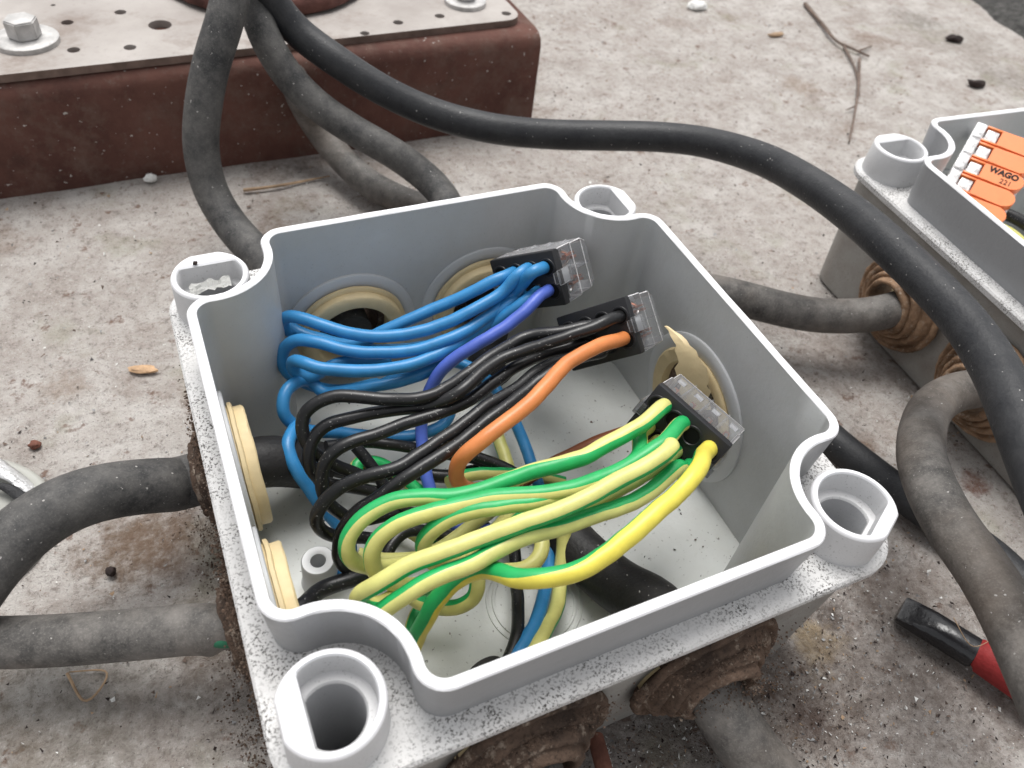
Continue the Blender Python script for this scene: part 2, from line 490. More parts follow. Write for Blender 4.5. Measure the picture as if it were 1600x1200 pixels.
def notched(t):
    """outline of the collar wall, offset inwards by t"""
    H = 50 - t; rf = 4.5 - t; rn = RB + t
    fx = 45.5; fy = CB - math.sqrt((RB + 4.5) ** 2 - (fx - CB) ** 2)
    aj = math.degrees(math.atan2(CB - fy, CB - fx))            # direction from fillet centre to boss centre
    q = [(H, y) for y in [fy * i / 8 for i in range(8)]]
    q += arc(fx, fy, rf, 0, aj, 8)[:-1]
    a0 = math.degrees(math.atan2(fy - CB, fx - CB)) % 360
    a1 = math.degrees(math.atan2(fx - CB, fy - CB)) % 360
    q += arc(CB, CB, rn, a0, a1, 22)[:-1]
    q += arc(fy, fx, rf, 90 - aj, 90, 8)
    q += [(x, H) for x in [fy * (8 - i) / 8 for i in range(1, 8)]]
    out = []
    for k in range(4):
        c, s = math.cos(k * math.pi / 2), math.sin(k * math.pi / 2)
        out += [(x * c - y * s, x * s + y * c) for x, y in q]
    return out

def rounded_at(angles, half, r):
    out = []
    for a in angles:
        dx, dy = math.cos(a), math.sin(a)
        lo, hi = 0, 200
        for _ in range(40):
            t = (lo + hi) / 2
            x, y = abs(dx * t), abs(dy * t)
            if x > half - r and y > half - r: ins = (x - half + r) ** 2 + (y - half + r) ** 2 < r * r
            else: ins = x < half and y < half
            if ins: lo = t
            else: hi = t
        out.append((dx * lo, dy * lo))
    return out

def loft(bm, loops, mats, cap0=False, cap1=False, close=False):
    rings = [[bm.verts.new((x, y, z)) for x, y in pts] for pts, z in loops]
    n = len(rings[0])
    seq = list(range(len(rings) - 1))
    for i in seq:
        for k in range(n):
            f = bm.faces.new((rings[i][k], rings[i][(k + 1) % n], rings[i + 1][(k + 1) % n], rings[i + 1][k]))
            f.material_index = mats[i]
    if close:
        for k in range(n):
            f = bm.faces.new((rings[-1][k], rings[-1][(k + 1) % n], rings[0][(k + 1) % n], rings[0][k]))
            f.material_index = mats[-1]
    def fan(ring, z, mat):
        c = bm.verts.new((0, 0, z))
        for k in range(n):
            f = bm.faces.new((ring[k], ring[(k + 1) % n], c)); f.material_index = mat
    if cap0: fan(rings[0], loops[0][1], mats[0])
    if cap1: fan(rings[-1], loops[-1][1], mats[-1])
    return bm

WALLS = [('north', Vector((0, 1, 0))), ('east', Vector((1, 0, 0))), ('south', Vector((0, -1, 0))), ('west', Vector((-1, 0, 0)))]
def wall_frame(nrm, off, dist, z=20):
    """matrix: local z = outward, origin on the inner wall face"""
    zax = nrm; yax = Vector((0, 0, 1)); xax = yax.cross(zax)
    mt = Matrix((xax, yax, zax)).transposed().to_4x4()
    side = Vector((abs(nrm.y), abs(nrm.x), 0))
    mt.translation = nrm * dist + side * off + Vector((0, 0, z))
    return mt

def make_box(root, gmat, holes, prot=1.0, zc=20):
    outer = notched(0); ang = [math.atan2(y, x) for x, y in outer]
    sc = lambda pts, k: [(x * k, y * k) for x, y in pts]
    inner = notched(1.7)
    # lower housing
    bm = bmesh.new()
    floor_in = inner
    loops = [(floor_in, 4.0), (inner, 38.0), (sc(outer, .982), 38.0), (rounded_at(ang, 52.9, 9), 38.0), (rounded_at(ang, 53.3, 9), 37.5),
             (rounded_at(ang, 53.3, 9), 36.2), (rounded_at(ang, 51.2, 8), 35.6), (rounded_at(ang, 49.8, 8), .3), (rounded_at(ang, 49.0, 7), -.6)]
    loft(bm, loops, [0, 2, 2, 2, 2, 3, 3, 3], cap0=False, cap1=True)
    # floor
    bm.verts.ensure_lookup_table()
    n = len(inner)
    base = bm.verts[:n]
    c = bm.verts.new((0, 0, 4.0))
    for k in range(n):
        f = bm.faces.new((base[k], base[(k + 1) % n], c)); f.material_index = 4
    housing = build('housing', bm, [M['wall'], M['rimtop'], M['shelf'], M['outer'], M['floor']], root, smooth=False)
    # openings
    cb = bmesh.new()
    for nm, off, ks, torn in holes:
        mt = wall_frame(dict(WALLS)[nm], off, 44, zc)
        lathe(cb, [(0, 0), (12.4 * ks, 0), (12.4 * ks, 14), (0, 14)], mt, 40)
    for sx in (-1, 1):
        for sy in (-1, 1):
            lathe(cb, [(0, 5.5), (4.9, 5.5), (4.9, 60), (0, 60)], Matrix.Translation((sx * CB, sy * CB, 0)), 32)
    cut = build('cutter', cb, M['hole'], None, origin=(0, 0, 0), smooth=False)
    cut.matrix_world = root.matrix_world.copy()
    bpy.context.view_layer.update()
    md = housing.modifiers.new('cut', 'BOOLEAN'); md.object = cut; md.operation = 'DIFFERENCE'; md.solver = 'EXACT'
    dg = bpy.context.evaluated_depsgraph_get()
    nm_ = bpy.data.meshes.new_from_object(housing.evaluated_get(dg))
    housing.modifiers.clear()
    old = housing.data; housing.data = nm_; bpy.data.meshes.remove(old)
    bpy.data.objects.remove(cut)
    me = housing.data; me.name = 'housing'
    me.polygons.foreach_set('use_smooth', [True] * len(me.polygons))
    b = bmesh.new(); b.from_mesh(me)
    for e in b.edges:
        if len(e.link_faces) == 2 and e.calc_face_angle(0) > R(28): e.smooth = False
    b.to_mesh(me); b.free()
    # collar wall standing on the shelf
    bm = bmesh.new()
    loops = [(inner, 38.002), (inner, 49.7), (notched(1.5), 49.93), (notched(1.25), 50), (notched(.5), 50), (notched(.22), 49.93), (notched(0), 49.6), (sc(outer, .983), 38.002)]
    loft(bm, loops, [0, 1, 1, 1, 1, 1, 2, 2], close=True)
    for v in bm.verts:
        if v.co.z > 49.8: v.co += Vector((random.uniform(-1, 1), random.uniform(-1, 1), random.uniform(-1, .3))) * .05
    build('collar_wall', bm, [M['wall'], M['rimtop'], M['rimwall']], root, angle=35)
    # corner bosses with their D shaped screw wells
    for (sx, sy, fa, fd) in ((-1, 1, 90, 3.3), (1, 1, 0, 4.0), (1, -1, -62, 4.4), (-1, -1, 180, 3.3)):
        bm = bmesh.new()
        nn = 48
        def dshape(r, dflat, rr=0):
            out = []
            for k in range(nn):
                a = 2 * math.pi * k / nn
                x, y = r * math.cos(a), r * math.sin(a)
                fx_, fy_ = math.cos(R(fa)), math.sin(R(fa))
                pr_ = x * fx_ + y * fy_
                if pr_ > dflat: x -= (pr_ - dflat) * fx_; y -= (pr_ - dflat) * fy_
                out.append((x + sx * CB, y + sy * CB))
            return out
        lp = [(dshape(7.5, 7.0), 38.002), (dshape(7.3, 6.7), 45.5), (dshape(7.05, 6.5), 45.9), (dshape(6.85, 6.35), 46.05), (dshape(6.35, fd + .4), 46.05), (dshape(6.1, fd), 45.7),
              (dshape(6.0, fd - .1), 41.2), (dshape(4.7, min(fd, 3.9) - .2), 41.0), (dshape(4.4, min(fd, 3.9) - .3), 40.6), (dshape(4.2, min(fd, 3.9) - .35), 6)]
        loft(bm, lp, [0, 1, 1, 1, 1, 0, 0, 0, 2])
        bm.verts.ensure_lookup_table()
        last = bm.verts[-nn:]
        f = bm.faces.new(last); f.material_index = 2
        build('screw_boss', bm, [M['boss'], M['rimtop'], M['rimwall']], root, angle=40)
    # knock-out rings, grommets
    from mathutils import noise as mn
    def rough_up(bm, amp, sc):
        for v in bm.verts:
            q = v.co * sc
            v.co += Vector((mn.noise(q), mn.noise(q + Vector((9, 0, 0))), mn.noise(q + Vector((0, 9, 0))))) * amp
    for nm, off, ks, torn in holes:
        mt = wall_frame(dict(WALLS)[nm], off, 48.3, zc) @ Matrix.Diagonal((ks, ks, 1, 1))
        bm = bmesh.new()
        lathe(bm, [(12.35, .4), (12.35, -.55), (12.6, -.7), (15.3, -.7), (15.6, -.5), (15.6, .05)], mt, 64)
        build('knockout_ring', bm, M['ring'], root, angle=40)
        bm = bmesh.new()
        lathe(bm, [(12.3, 3.0), (12.3, -.9), (13.0, -1.05), (13.0, -1.7), (12.7, -1.9), (12.0, -1.95), (12.1, -3.6), (11.7, -4.0), (9.3, -4.0), (8.9, -3.8), (8.6, -3), (8.4, 3.0)]
              if not torn else [(12.3, 3.0), (12.3, -.9), (12.6, -1.2), (12.2, -1.6), (9.8, -1.2), (9.4, .5), (9.4, 3)], mt, 72)
        rough_up(bm, .16, .2); rough_up(bm, .06, 1.5)
        g = build('grommet', bm, M['beige'], root, angle=50)
        bm = bmesh.new()
        pf = [(7.0, .5), (12.2, .6), (12.3, 3.35), (13.9, 3.5), (14.1, 4.2), (13.7, 5.2), (13.0, 5.5), (12.6, 5.0), (12.2, 4.6), (11.8, 5.0), (11.5, 6.6), (10.9, 7.3), (10.2, 7.1), (9.8, 6.5), (9.5, 6.7), (9.2, 8.4),
              (8.7, 9.2), (8.1, 9.1), (7.8, 8.6), (7.5, 9.0), (7.2, 10.6), (6.6, 11.0), (5.9, 10.8), (5.7, 10.2), (6.2, 1.6), (6.8, .5)]
        lathe(bm, [(r_, a_ if a_ < 3.4 else 3.4 + (a_ - 3.4) * (prot if nm != 'south' else .78)) for r_, a_ in pf], mt, 96)
        rough_up(bm, .7, .12); rough_up(bm, .25, .5); rough_up(bm, .12, 2.0)
        build('gland_sleeve', bm, gmat, g, angle=75)
    # floor post and moulded ring
    bm = bmesh.new()
    lathe(bm, [(3.9, 3.98), (3.5, 5), (3.3, 11.6), (3.0, 12), (1.9, 12), (1.5, 11.7), (1.4, 5), (0, 5)], Matrix.Translation((-38.3, -4, 0)), 36)
    build('mounting_post', bm, [M['ring']], root)
    bm = bmesh.new()
    lathe(bm, [(8.0, 3.98), (8.1, 4.35), (8.6, 4.35), (8.7, 3.98)], Matrix.Translation((0, -23.5, 0)), 64)
    lathe(bm, [(9.4, 3.98), (9.5, 4.3), (9.8, 4.3), (9.9, 3.98)], Matrix.Translation((0, -23.5, 0)), 64)
    build('moulded_ring', bm, [M['floor']], root)
    return root

box1 = empty('junction_box', (0, 0, 0))
tag(box1, 'open grey square junction box in the centre, filled with coloured wires', 'junction box')
make_box(box1, M['gland'], [('north', -16.5, 1, 0), ('north', 16.5, 1, 0), ('west', -16.5, 1, 0), ('west', 16.5, 1, 0), ('south', -16.5, 1.05, 0), ('south', 17.5, 1.05, 0), ('east', 0, 1.12, 1)], .62)
# torn membrane flap standing up on the east grommet
bm = bmesh.new()
XW = lambda u, v, x: at_plane(u, v, Vector((x, 0, 0)), Vector((1, 0, 0)))
fl = [XW(1042, 510, 40), XW(1060, 524, 40.5), XW(1076, 548, 41.5), XW(1086, 576, 42.5), XW(1092, 612, 43.5), XW(1096, 640, 44.5)]
fl = catmull(fl, 1.2)
prev = None
for i, p in enumerate(fl):
    t = i / (len(fl) - 1)
    w = .5 + 3.4 * min(1, t * 1.7)
    sx = Vector((.80, -.5, .25)).normalized() * w * 1.25
    th = Vector((-.25, -.35, .2))
    jag = random.uniform(-1.2, 1.2)
    row = [bm.verts.new(p - sx * (.8 + jag * .1) + th * -.5), bm.verts.new(p + th * .6), bm.verts.new(p + sx * (.45 + jag * .10)), bm.verts.new(p - th)]
    if prev:
        for k in range(4): bm.faces.new((prev[k], prev[(k + 1) % 4], row[(k + 1) % 4], row[k]))
    else: bm.faces.new(row[::-1])
    prev = row
bm.faces.new(prev)
bmesh.ops.recalc_face_normals(bm, faces=bm.faces[:])
f_ = build('torn_membrane', bm, M['beige'], box1, angle=30)

box2 = empty('junction_box', (178.6, -2.3, 0), Matrix.Rotation(R(-3.5), 3, 'Z'))
tag(box2, 'second open grey junction box at the right edge holding an orange lever connector', 'junction box')
bpy.context.view_layer.update()
make_box(box2, M['gland_clean'], [('west', -18.0, 1, 0), ('west', 14.5, 1, 0), ('north', -16.5, 1, 0), ('south', -16.5, 1, 0)], .9, 17)

# ------------------------------------------------------------------ beam with perforated plate
beam = empty('mounting_beam', (-60, 200, 0))
tag(beam, 'rusty brown steel beam topped by a grey perforated plate, upper left', 'beam')
BO = Vector((-60, 200, 0))
bm = bmesh.new()
ysec = [(-46.5, -.5), (-46.8, 28.6), (-46.2, 31.4), (-44.2, 33.0), (-41, 33.6), (60, 33.6), (60, -.5)]
x0, x1 = -240, 141.5
NX = 60
prevr = None
for i in range(NX + 1):
    x = x0 + (x1 - x0) * i / NX
    row = [bm.verts.new((x + (0 if i < NX else -.4), y + math.sin(x * .07) * .25, z)) for y, z in ysec]
    if prevr:
        for k in range(len(ysec)): bm.faces.new((prevr[k], prevr[(k + 1) % len(ysec)], row[(k + 1) % len(ysec)], row[k]))
    else: bm.faces.new(row)
    prevr = row
bm.faces.new(prevr[::-1])
build('beam_body', bm, M['beam'], beam, angle=45)
bm = bmesh.new()
pl = [(-240, -51.5), (-100, -47.8)] + [(137.0 - 6 + 6 * math.cos(R(a)), -39.6 + 6 + 6 * math.sin(R(a))) for a in range(-90, 1, 15)] + [(137.0, 58), (-240, 58)]
extrude_poly(bm, pl, 33.65, 35.9)
for f in bm.faces:
    if abs(f.normal.z) < .5 or f.calc_center_median().z < 35: f.material_index = 1
bm.normal_update()
for f in bm.faces: f.material_index = 0 if abs(f.normal.z) > .7 else 1
plate = build('top_plate', bm, [M['plate'], M['edge']], beam, smooth=False)
cb = bmesh.new()
for u, v, r_ in ((105, 35, 1.75), (115, 78, 1.75), (188, 19, 1.75), (203, 74, 1.75), (622, 35, 1.7), (687, 25, 1.7), (791, 21, 1.7), (83, 8, .7), (570, 52, 1.5), (250, 39, 3.4)):
    p = at(u, v, 35.9) - BO
    lathe(cb, [(0, 30), (r_, 30), (r_, 45), (0, 45)], Matrix.Translation((p.x, p.y, 0)), 24)
cut = build('cutter', cb, M['hole'], None, origin=(0, 0, 0), smooth=False); cut.location = BO * MM
bpy.context.view_layer.update()
md = plate.modifiers.new('c', 'BOOLEAN'); md.object = cut; md.solver = 'EXACT'
nm_ = bpy.data.meshes.new_from_object(plate.evaluated_get(bpy.context.evaluated_depsgraph_get()))
plate.modifiers.clear(); plate.data = nm_; bpy.data.objects.remove(cut)
def bolt(u, v, rw, lbl):
    p = at(u, v, 36.5) - BO
    bm = bmesh.new()
    lathe(bm, [(2.0, 35.92), (rw, 35.92), (rw, 37.2), (rw - .4, 37.5), (rw * .55, 37.6), (0, 37.6)], Matrix.Translation((p.x, p.y, 0)), 40)
    w = build('washer', bm, M['bolt'], beam)
    bm = bmesh.new()
    hx = [(p.x + rw * .53 * math.cos(R(60 * k + 12)), p.y + rw * .53 * math.sin(R(60 * k + 12))) for k in range(6)]
    extrude_poly(bm, hx, 37.62, 42.6)
    bmesh.ops.bevel(bm, geom=bm.edges[:], offset=.35, segments=2, affect='EDGES')
    h = build('bolt_head', bm, M['bolt'], beam, angle=25)
bolt(42, 62, 8.6, '')
bolt(727, 2, 7.2, '')
# rusty sleeve the cables come out of
c0 = at(416, -36, 35.9)
bm = bmesh.new()
lathe(bm, [(28, 0), (32.5, 0), (34.5, 1.2), (33.8, 4.2), (31.2, 6.6), (29.6, 6.2), (28.4, 3.5), (27.5, -.01)], Matrix.Translation((c0.x, c0.y, 35.92)), 72, closed=True)
for v in bm.verts: v.co += Vector((random.uniform(-.3, .3), random.uniform(-.3, .3), random.uniform(0, .35)))
ps = empty('pipe_sleeve', (c0.x, c0.y, 35.92))
tag(ps, 'round rusty red sleeve on the beam plate that the black cables come out of', 'pipe sleeve')
for v in bm.verts: v.co -= Vector((c0.x, c0.y, 35.92))
build('sleeve_ring', bm, M['redrust'], ps, angle=70)
bm = bmesh.new()
lathe(bm, [(27.4, .02), (25, 1.4), (0, 1.8)], n=48)
build('sleeve_filling', bm, M['greyfill'], ps)
del bm

# ------------------------------------------------------------------ connectors
def connector(center_pts, R3, swap, label, seed):
    """773-style splice: black face 17 x 12, clear body behind"""
    A, B, C_, D = [Vector(p) for p in center_pts]
    cen = (A + B + C_ + D) / 4
    e1 = Vector([r[0] for r in R3]); e2 = Vector([r[1] for r in R3]); e3 = Vector([r[2] for r in R3])
    if swap: X, Y = e2, -e1
    else: X, Y = e1, e2
    rot = Matrix((X, Y, e3)).transposed()
    root = empty('wire_connector', cen, rot)
    tag(root, label, 'connector', 'clear and black splice connectors in the open box')
    rnd = random.Random(seed)
    L, S = 8.5, 6.0
    bm = bmesh.new()
    bevel_box(bm, -L, L, -S, S, 0, 1.9, .4)
    # shoulders
    bevel_box(bm, -L + .7, L - .7, -S + .6, S - .6, 1.8, 3.4, .2)
    # collars round the wire holes
    fr = build('black_face', bm, M['confront'], root, angle=40)
    bm = bmesh.new()
    for ix in range(4):
        for iy in (-1, 1):
            x = -6.2 + ix * 4.13; y = iy * 2.55
            lathe(bm, [(2.05, .02), (1.95, -.18), (1.7, -.2), (1.55, .0), (1.4, -.02)], Matrix.Translation((x, y, 0)), 20)
            lathe(bm, [(1.5, -.03), (0, -.03)], Matrix.Translation((x, y, 0)), 20, mat=1)
    build('wire_holes', bm, [M['confront'], M['hole']], root)
    # clear housing: shell with chamfered back
    bm = bmesh.new()
    prof = [(-L + .25, -S + .2, 3.4), (-L + .25, -S + .2, 10.0), (-L + 1.1, -S + 1.6, 13.2)]
    rings = []
    for (x, y, z) in ((-L + .15, -S + .1, 2.0), (-L + .15, -S + .1, 7.2), (-L + .4, -S + .35, 7.5), (-L + .4, -S + .35, 11.8), (-L + .8, -S + 1.5, 14.2)):
        ring = [bm.verts.new((sx * abs(x), sy * abs(y), z)) for sx, sy in ((-1, -1), (1, -1), (1, 1), (-1, 1))]
        rings.append(ring)
    for a, b in zip(rings, rings[1:]):
        for k in range(4): bm.faces.new((a[k], a[(k + 1) % 4], b[(k + 1) % 4], b[k]))
    bm.faces.new(rings[-1])
    bmesh.ops.recalc_face_normals(bm, faces=bm.faces[:])
    keep = set(bm.faces)
    res = bmesh.ops.bevel(bm, geom=[e for e in bm.edges if len(e.link_faces) == 2], offset=.17, segments=1, affect='EDGES')
    for f in res['faces']: f.material_index = 1  # whitish bevels paint in the bright edge lines of clear plastic
    # partitions and ribs
    for k in range(1, 4):
        x = -L + k * 17 / 4
        bevel_box(bm, x - .18, x + .18, -S + .3, S - .3, 3.5, 12.6, 0)
    bevel_box(bm, -L + .6, L - .6, -.18, .18, 3.5, 13.2, 0)
    for sy in (-1, 1):
        for k in range(4):
            x = -6.3 + k * 4.2
            bevel_box(bm, x - .9, x + .9, sy * (S - .25) - .15, sy * (S - .25) + .15, 7.6, 9.6, .1)
    # latches hooking over the black face, middle of the short sides
    for sx in (-1, 1):
        bevel_box(bm, sx * (L + .3) - .35, sx * (L + .3) + .35, -1.6, 1.6, -.35, 4.2, .15)
        bevel_box(bm, sx * (L - .3) - .7, sx * (L - .3) + .7, -1.2, 1.2, -.45, -.02, .12)
    build('clear_housing', bm, [M['clear'], M['clear_edge_shine']], root, angle=20)
    # metal inside
    bm = bmesh.new()
    for sy in (-1, 1):
        bevel_box(bm, -L + 1.2, L - 1.2, sy * 2.2 - .3, sy * 2.2 + .3, 8.6, 10.2, .1)
        for k in range(4):
            x = -6.3 + k * 4.2 + rnd.uniform(-.2, .2)
            bevel_box(bm, x - .55, x + .55, sy * 3.1 - .25, sy * 3.1 + .25, 6.6, 10.6 + rnd.uniform(-.6, .6), .1)
    build('copper_busbar', bm, M['copper'], root, angle=30)
    bm = bmesh.new()
    for sy in (-1, 1):
        for k in range(4):
            x = -6.3 + k * 4.2
            pts = [Vector((x, sy * 1.1, 4.6)), Vector((x, sy * 1.4, 7.5)), Vector((x, sy * 2.9, 8.6)), Vector((x, sy * 4.6, 6.0))]
            tube(bm, catmull(pts, .5), .38, 6)
    build('contact_spring', bm, M['tin'], root)
    return cen, e3

C3 = connector([[25.5, -10.6, 47.0], [32.3, -25.9, 43.9], [26.8, -26.2, 33.2], [20.0, -10.8, 36.3]],
               [[.398, -.459, .794], [-.899, -.021, .438], [-.184, -.888, -.421]], False,
               'clear connector gripping the yellow and green wires', 3)
C2 = connector([[30.2, 11.5, 48.0], [31.1, 2.6, 40.1], [22.0, 11.2, 29.4], [21.1, 20.1, 37.3]],
               [[.075, -.555, .828], [-.747, .519, .416], [-.661, -.65, -.375]], True,
               'clear connector gripping the black wires and one orange wire', 2)
C1 = connector([[20.9, 27.3, 50.0], [22.4, 20.1, 40.3], [14.4, 30.5, 31.4], [12.9, 37.6, 41.2]],
               [[.122, -.503, .855], [-.588, .657, .471], [-.799, -.561, -.216]], True,
               'clear connector gripping the blue wires near the far wall', 1)

def entry(C, u, v, sink=2.0):
    """where a wire centre meets a connector's black face, and a point inside it"""
    p = at_plane(u, v, C[0], C[1])
    return p - C[1] * 4.0, p + C[1] * sink

# ------------------------------------------------------------------ thick cables
def cable(name, pts, r, mat, label, cat='cable', group=None, step=2.0, wob=.012, n=28):
    path = catmull([Vector(p) for p in pts], step)
    bm = bmesh.new()
    tube(bm, path, r, n, wob=wob)
    for f in bm.faces:
        c_ = f.calc_center_median()
        if abs(c_.x) < 47.5 and abs(c_.y) < 47.5: f.material_index = 1
    o = build(name, bm, [mat, M['cable_in']], angle=60)
    return tag(o, label, cat, group)

W = lambda *a: Vector(a)
G1 = 'thick black cables round the boxes'
cable('power_cable', [at(395, -60, 66), at(425, 0, 57), at(460, 45, 50), at(530, 98, 44), at(600, 142, 38), at(680, 178, 33), at(770, 201, 31), at(860, 210, 30), at(950, 212, 31),
                      at(1030, 214, 33), at(1100, 222, 36), at(1190, 248, 41), at(1262, 286, 45), at(1333, 336, 48), at(1394, 389, 50), at(1454, 446, 51), at(1508, 505, 52), at(1553, 572, 53), at(1588, 650, 54), at(1632, 760, 54), at(1690, 890, 53), at(1760, 1040, 51)],
      4.3, M['cable_new'], 'long smooth black cable arching from the beam across to the lower right', group=G1)
cable('power_cable', [at(372, -90, 72), at(366, -40, 66), at(352, 30, 58), at(330, 100, 49), at(317, 170, 39), at(314, 235, 29), at(330, 300, 19), at(360, 350, 13.5), at(392, 386, 12), W(-22, 68, 15), W(-16.8, 60, 18.5), W(-16.5, 52, 20), W(-16.5, 46.5, 20)],
      4.65, M['cable'], 'black cable hanging steeply from the sleeve to the box corner, leftmost of three', group=G1)
cable('power_cable', [at(385, -60, 60), at(395, 0, 56), at(410, 50, 51), at(440, 105, 43), at(490, 160, 35), at(555, 205, 29), at(610, 236, 26), at(655, 268, 21), at(688, 300, 18), W(20, 68, 18.5), W(16.7, 59, 19.5), W(16.5, 52, 20), W(16.5, 40, 20), at(755, 560, 14), at(775, 600, 9)],
      4.3, M['cable'], 'black cable running under the long arching one to the back wall of the box', group=G1)
cable('power_cable', [at(450, 90, 30), at(468, 150, 24), at(496, 200, 14), at(532, 246, 8.5), at(573, 284, 6.5), at(615, 308, 5.5), at(660, 325, 5), W(45, 85, 5), W(70, 75, 5)],
      4.4, M['cable_dusty'], 'short dusty cable lying lowest behind the open box', group=G1)
cable('power_cable', [at(-90, 990, 22), at(-30, 900, 25), at(30, 835, 27), at(90, 793, 28), at(150, 771, 27), at(210, 761, 24), at(270, 757, 21.5), W(-60, 16.5, 20), W(-52, 16.5, 20), W(-43, 16.5, 20), at(500, 728, 12)],
      5.15, M['cable'], 'dusty black cable curving into the left wall of the box, upper of two', group=G1)
cable('power_cable', [at(-80, 1002, 15), at(0, 1004, 15), at(100, 1000, 15), at(200, 992, 16), at(280, 985, 17.3), at(325, 980, 18.2), W(-57, -16.2, 19), W(-46, -16.5, 20)],
      lambda t: 4.35 if t < .8 else 4.35 - min(1, (t - .8) / .015) * 1.25, M['cable_dusty'], 'dusty cable reaching the left wall with split sheath, lower of two', group=G1)
cable('power_cable', [W(50.5, 2, 20), W(57, 8, 20), W(60, 22, 19.5), at(1040, 447, 18), at(1095, 453, 17), at(1150, 464, 16), at(1210, 480, 14.8), at(1270, 492, 14.5), at(1330, 494, 15.5), at(1385, 487, 17), W(134, 13.5, 19)],
      4.7, M['cable_dusty'], 'grey dusty cable linking the two boxes', group=G1)
cable('power_cable', [W(136, -19, 20), W(129, -19.5, 20), at(1535, 606, 20.5), at(1495, 612, 21.5), at(1458, 634, 24), at(1441, 672, 27), at(1440, 718, 30), at(1458, 770, 33), at(1490, 828, 35), at(1537, 892, 36.5), at(1580, 965, 37.5), at(1620, 1050, 38), at(1665, 1150, 38)],
      4.7, M['cable_dusty'], 'dusty cable with a tight bend dropping down the right side of the photo', group=G1)
cable('power_cable', [W(60, 14, 4.5), W(63, 2, 4.6), at(1280, 672, 6), at(1310, 697, 6.5), at(1350, 728, 6), at(1400, 766, 5), at(1470, 815, 4.5), at(1550, 868, 4.5), at(1640, 960, 4.5)],
      4.0, M['cable_new'], 'glossy black cable passing behind the corner boss at right', group=G1)
cable('power_cable', [at(850, 780, 9.5), at(880, 835, 9), at(930, 885, 10), at(975, 922, 13), W(16.8, -38, 17), W(17.5, -47, 18), W(18.5, -56, 15.5), W(21, -64, 11), W(25, -73, 7), W(31, -84, 5.5), W(40, -100, 5.5)],
      5.3, M['cable_dusty'], 'black cable running through the front wall of the box, right of the two openings', group=G1)
cable('power_cable', [W(-18, -38, 16), W(-16.5, -48, 19), W(-16.5, -60, 17), W(-17, -72, 9), W(-20, -90, 5.5)],
      4.2, M['cable_dusty'], 'black cable entering the front wall of the box, left of the two openings', group=G1)
# green core seen where the sheath of the lower left cable has split
bm = bmesh.new()
tube(bm, catmull([W(-54, -16.5, 19.3), W(-44, -16.5, 19.5), at(500, 922, 16), at(560, 902, 15), at(600, 892, 13)], 1), 1.6, 14)
tag(build('wire', bm, M['black']), 'black wire from the lower left opening running past the small white post', 'wire', 'black insulated wires')
bm = bmesh.new()
tube(bm, catmull([at(305, 996, 17.5), at(328, 1001, 19.4), at(348, 1003, 19.8), at(372, 1000, 19.5), W(-47, -18.2, 18)], 1), 1.15, 14)
tag(build('wire', bm, M['green_dark']), 'green core showing in the split of the lower left cable', 'wire')
bm = bmesh.new()
tube(bm, catmull([at(930, 1152, 5), at(938, 1180, 6), at(950, 1225, 6)], 1), 1.5, 12, wob=.06)
tag(build('rusty_wire', bm, M['rustwire']), 'reddish rusty wire stub in front of the box near the bottom edge', 'wire')

# ------------------------------------------------------------------ insulated wires
def wire(pts, mat, label, group, r=1.6, con=None, n=18, mats=None, stripe=None, spin=0, spin1=None, ref=Vector((0, 0, 1))):
    P = []
    for p in pts:
        if isinstance(p, Vector): P.append(p)
        elif len(p) == 3: P.append(at(*p))
    if con:
        C, u, v = con
        a, b = entry(C, u, v)
        P = [b, a] + P
    path = catmull(P, .8)
    from mathutils import noise as mn
    sd = Vector((random.random() * 50, 0, 0))
    path = [p + Vector((mn.noise(p * .10 + sd), mn.noise(p * .10 + sd * 2), mn.noise(p * .10 + sd * 3))) * .55 + Vector((mn.noise(p * .33 + sd), mn.noise(p * .33 + sd * 2), 0)) * .14 for p in path]
    bm = bmesh.new()
    tube(bm, path, r, n, wob=.018, stripe=stripe, spin=spin, spin1=spin1, ref=ref)
    o = build('wire', bm, mats or mat, angle=60)
    return tag(o, label, 'wire', group)

GB = 'blue insulated wires'; GK = 'black insulated wires'; GY = 'yellow and green earth wires'
rb = 1.32
# blue
wire([(770, 440, 41.5), (740, 455, 39.5), (700, 474, 37), (650, 496, 34.5), (600, 518, 32), (550, 538, 29), (500, 530, 28), (462, 518, 28.5), (446, 506, 30)], M['blue'],
     'blue wire, topmost of the bundle where it enters the connector', GB, rb, (C1, 804, 425))
wire([(785, 455, 41), (735, 488, 38.5), (675, 512, 36), (625, 523, 35), (575, 524, 34.5), (520, 513, 34.5), (478, 500, 34.5), (450, 493, 34), (438, 500, 32), (446, 513, 29), (480, 524, 27.5), (530, 540, 27), (590, 550, 27), (650, 545, 27), (700, 530, 28)], M['blue'],
     'blue wire whose end loop lies highest on the left', GB, rb, (C1, 827, 421))
wire([(805, 458, 39.5), (755, 498, 36.5), (705, 528, 35), (650, 547, 33.5), (590, 552, 33), (530, 544, 33), (485, 534, 33), (455, 536, 31.5), (440, 556, 28), (447, 582, 24), (475, 600, 21), (530, 610, 18), (590, 600, 16)], M['blue'],
     'blue wire with the middle of the three stacked end loops', GB, rb, (C1, 850, 418))
wire([(748, 515, 34), (700, 545, 33), (650, 567, 32.5), (595, 579, 32.5), (540, 580, 32.5), (500, 576, 33), (470, 567, 33), (456, 565, 31.5), (458, 577, 28.5), (485, 590, 26), (520, 570, 25), (560, 562, 25), (610, 562, 25)], M['blue'],
     'blue wire forming the lowest stacked loop of the upper bundle', GB, rb, (C1, 819, 462))
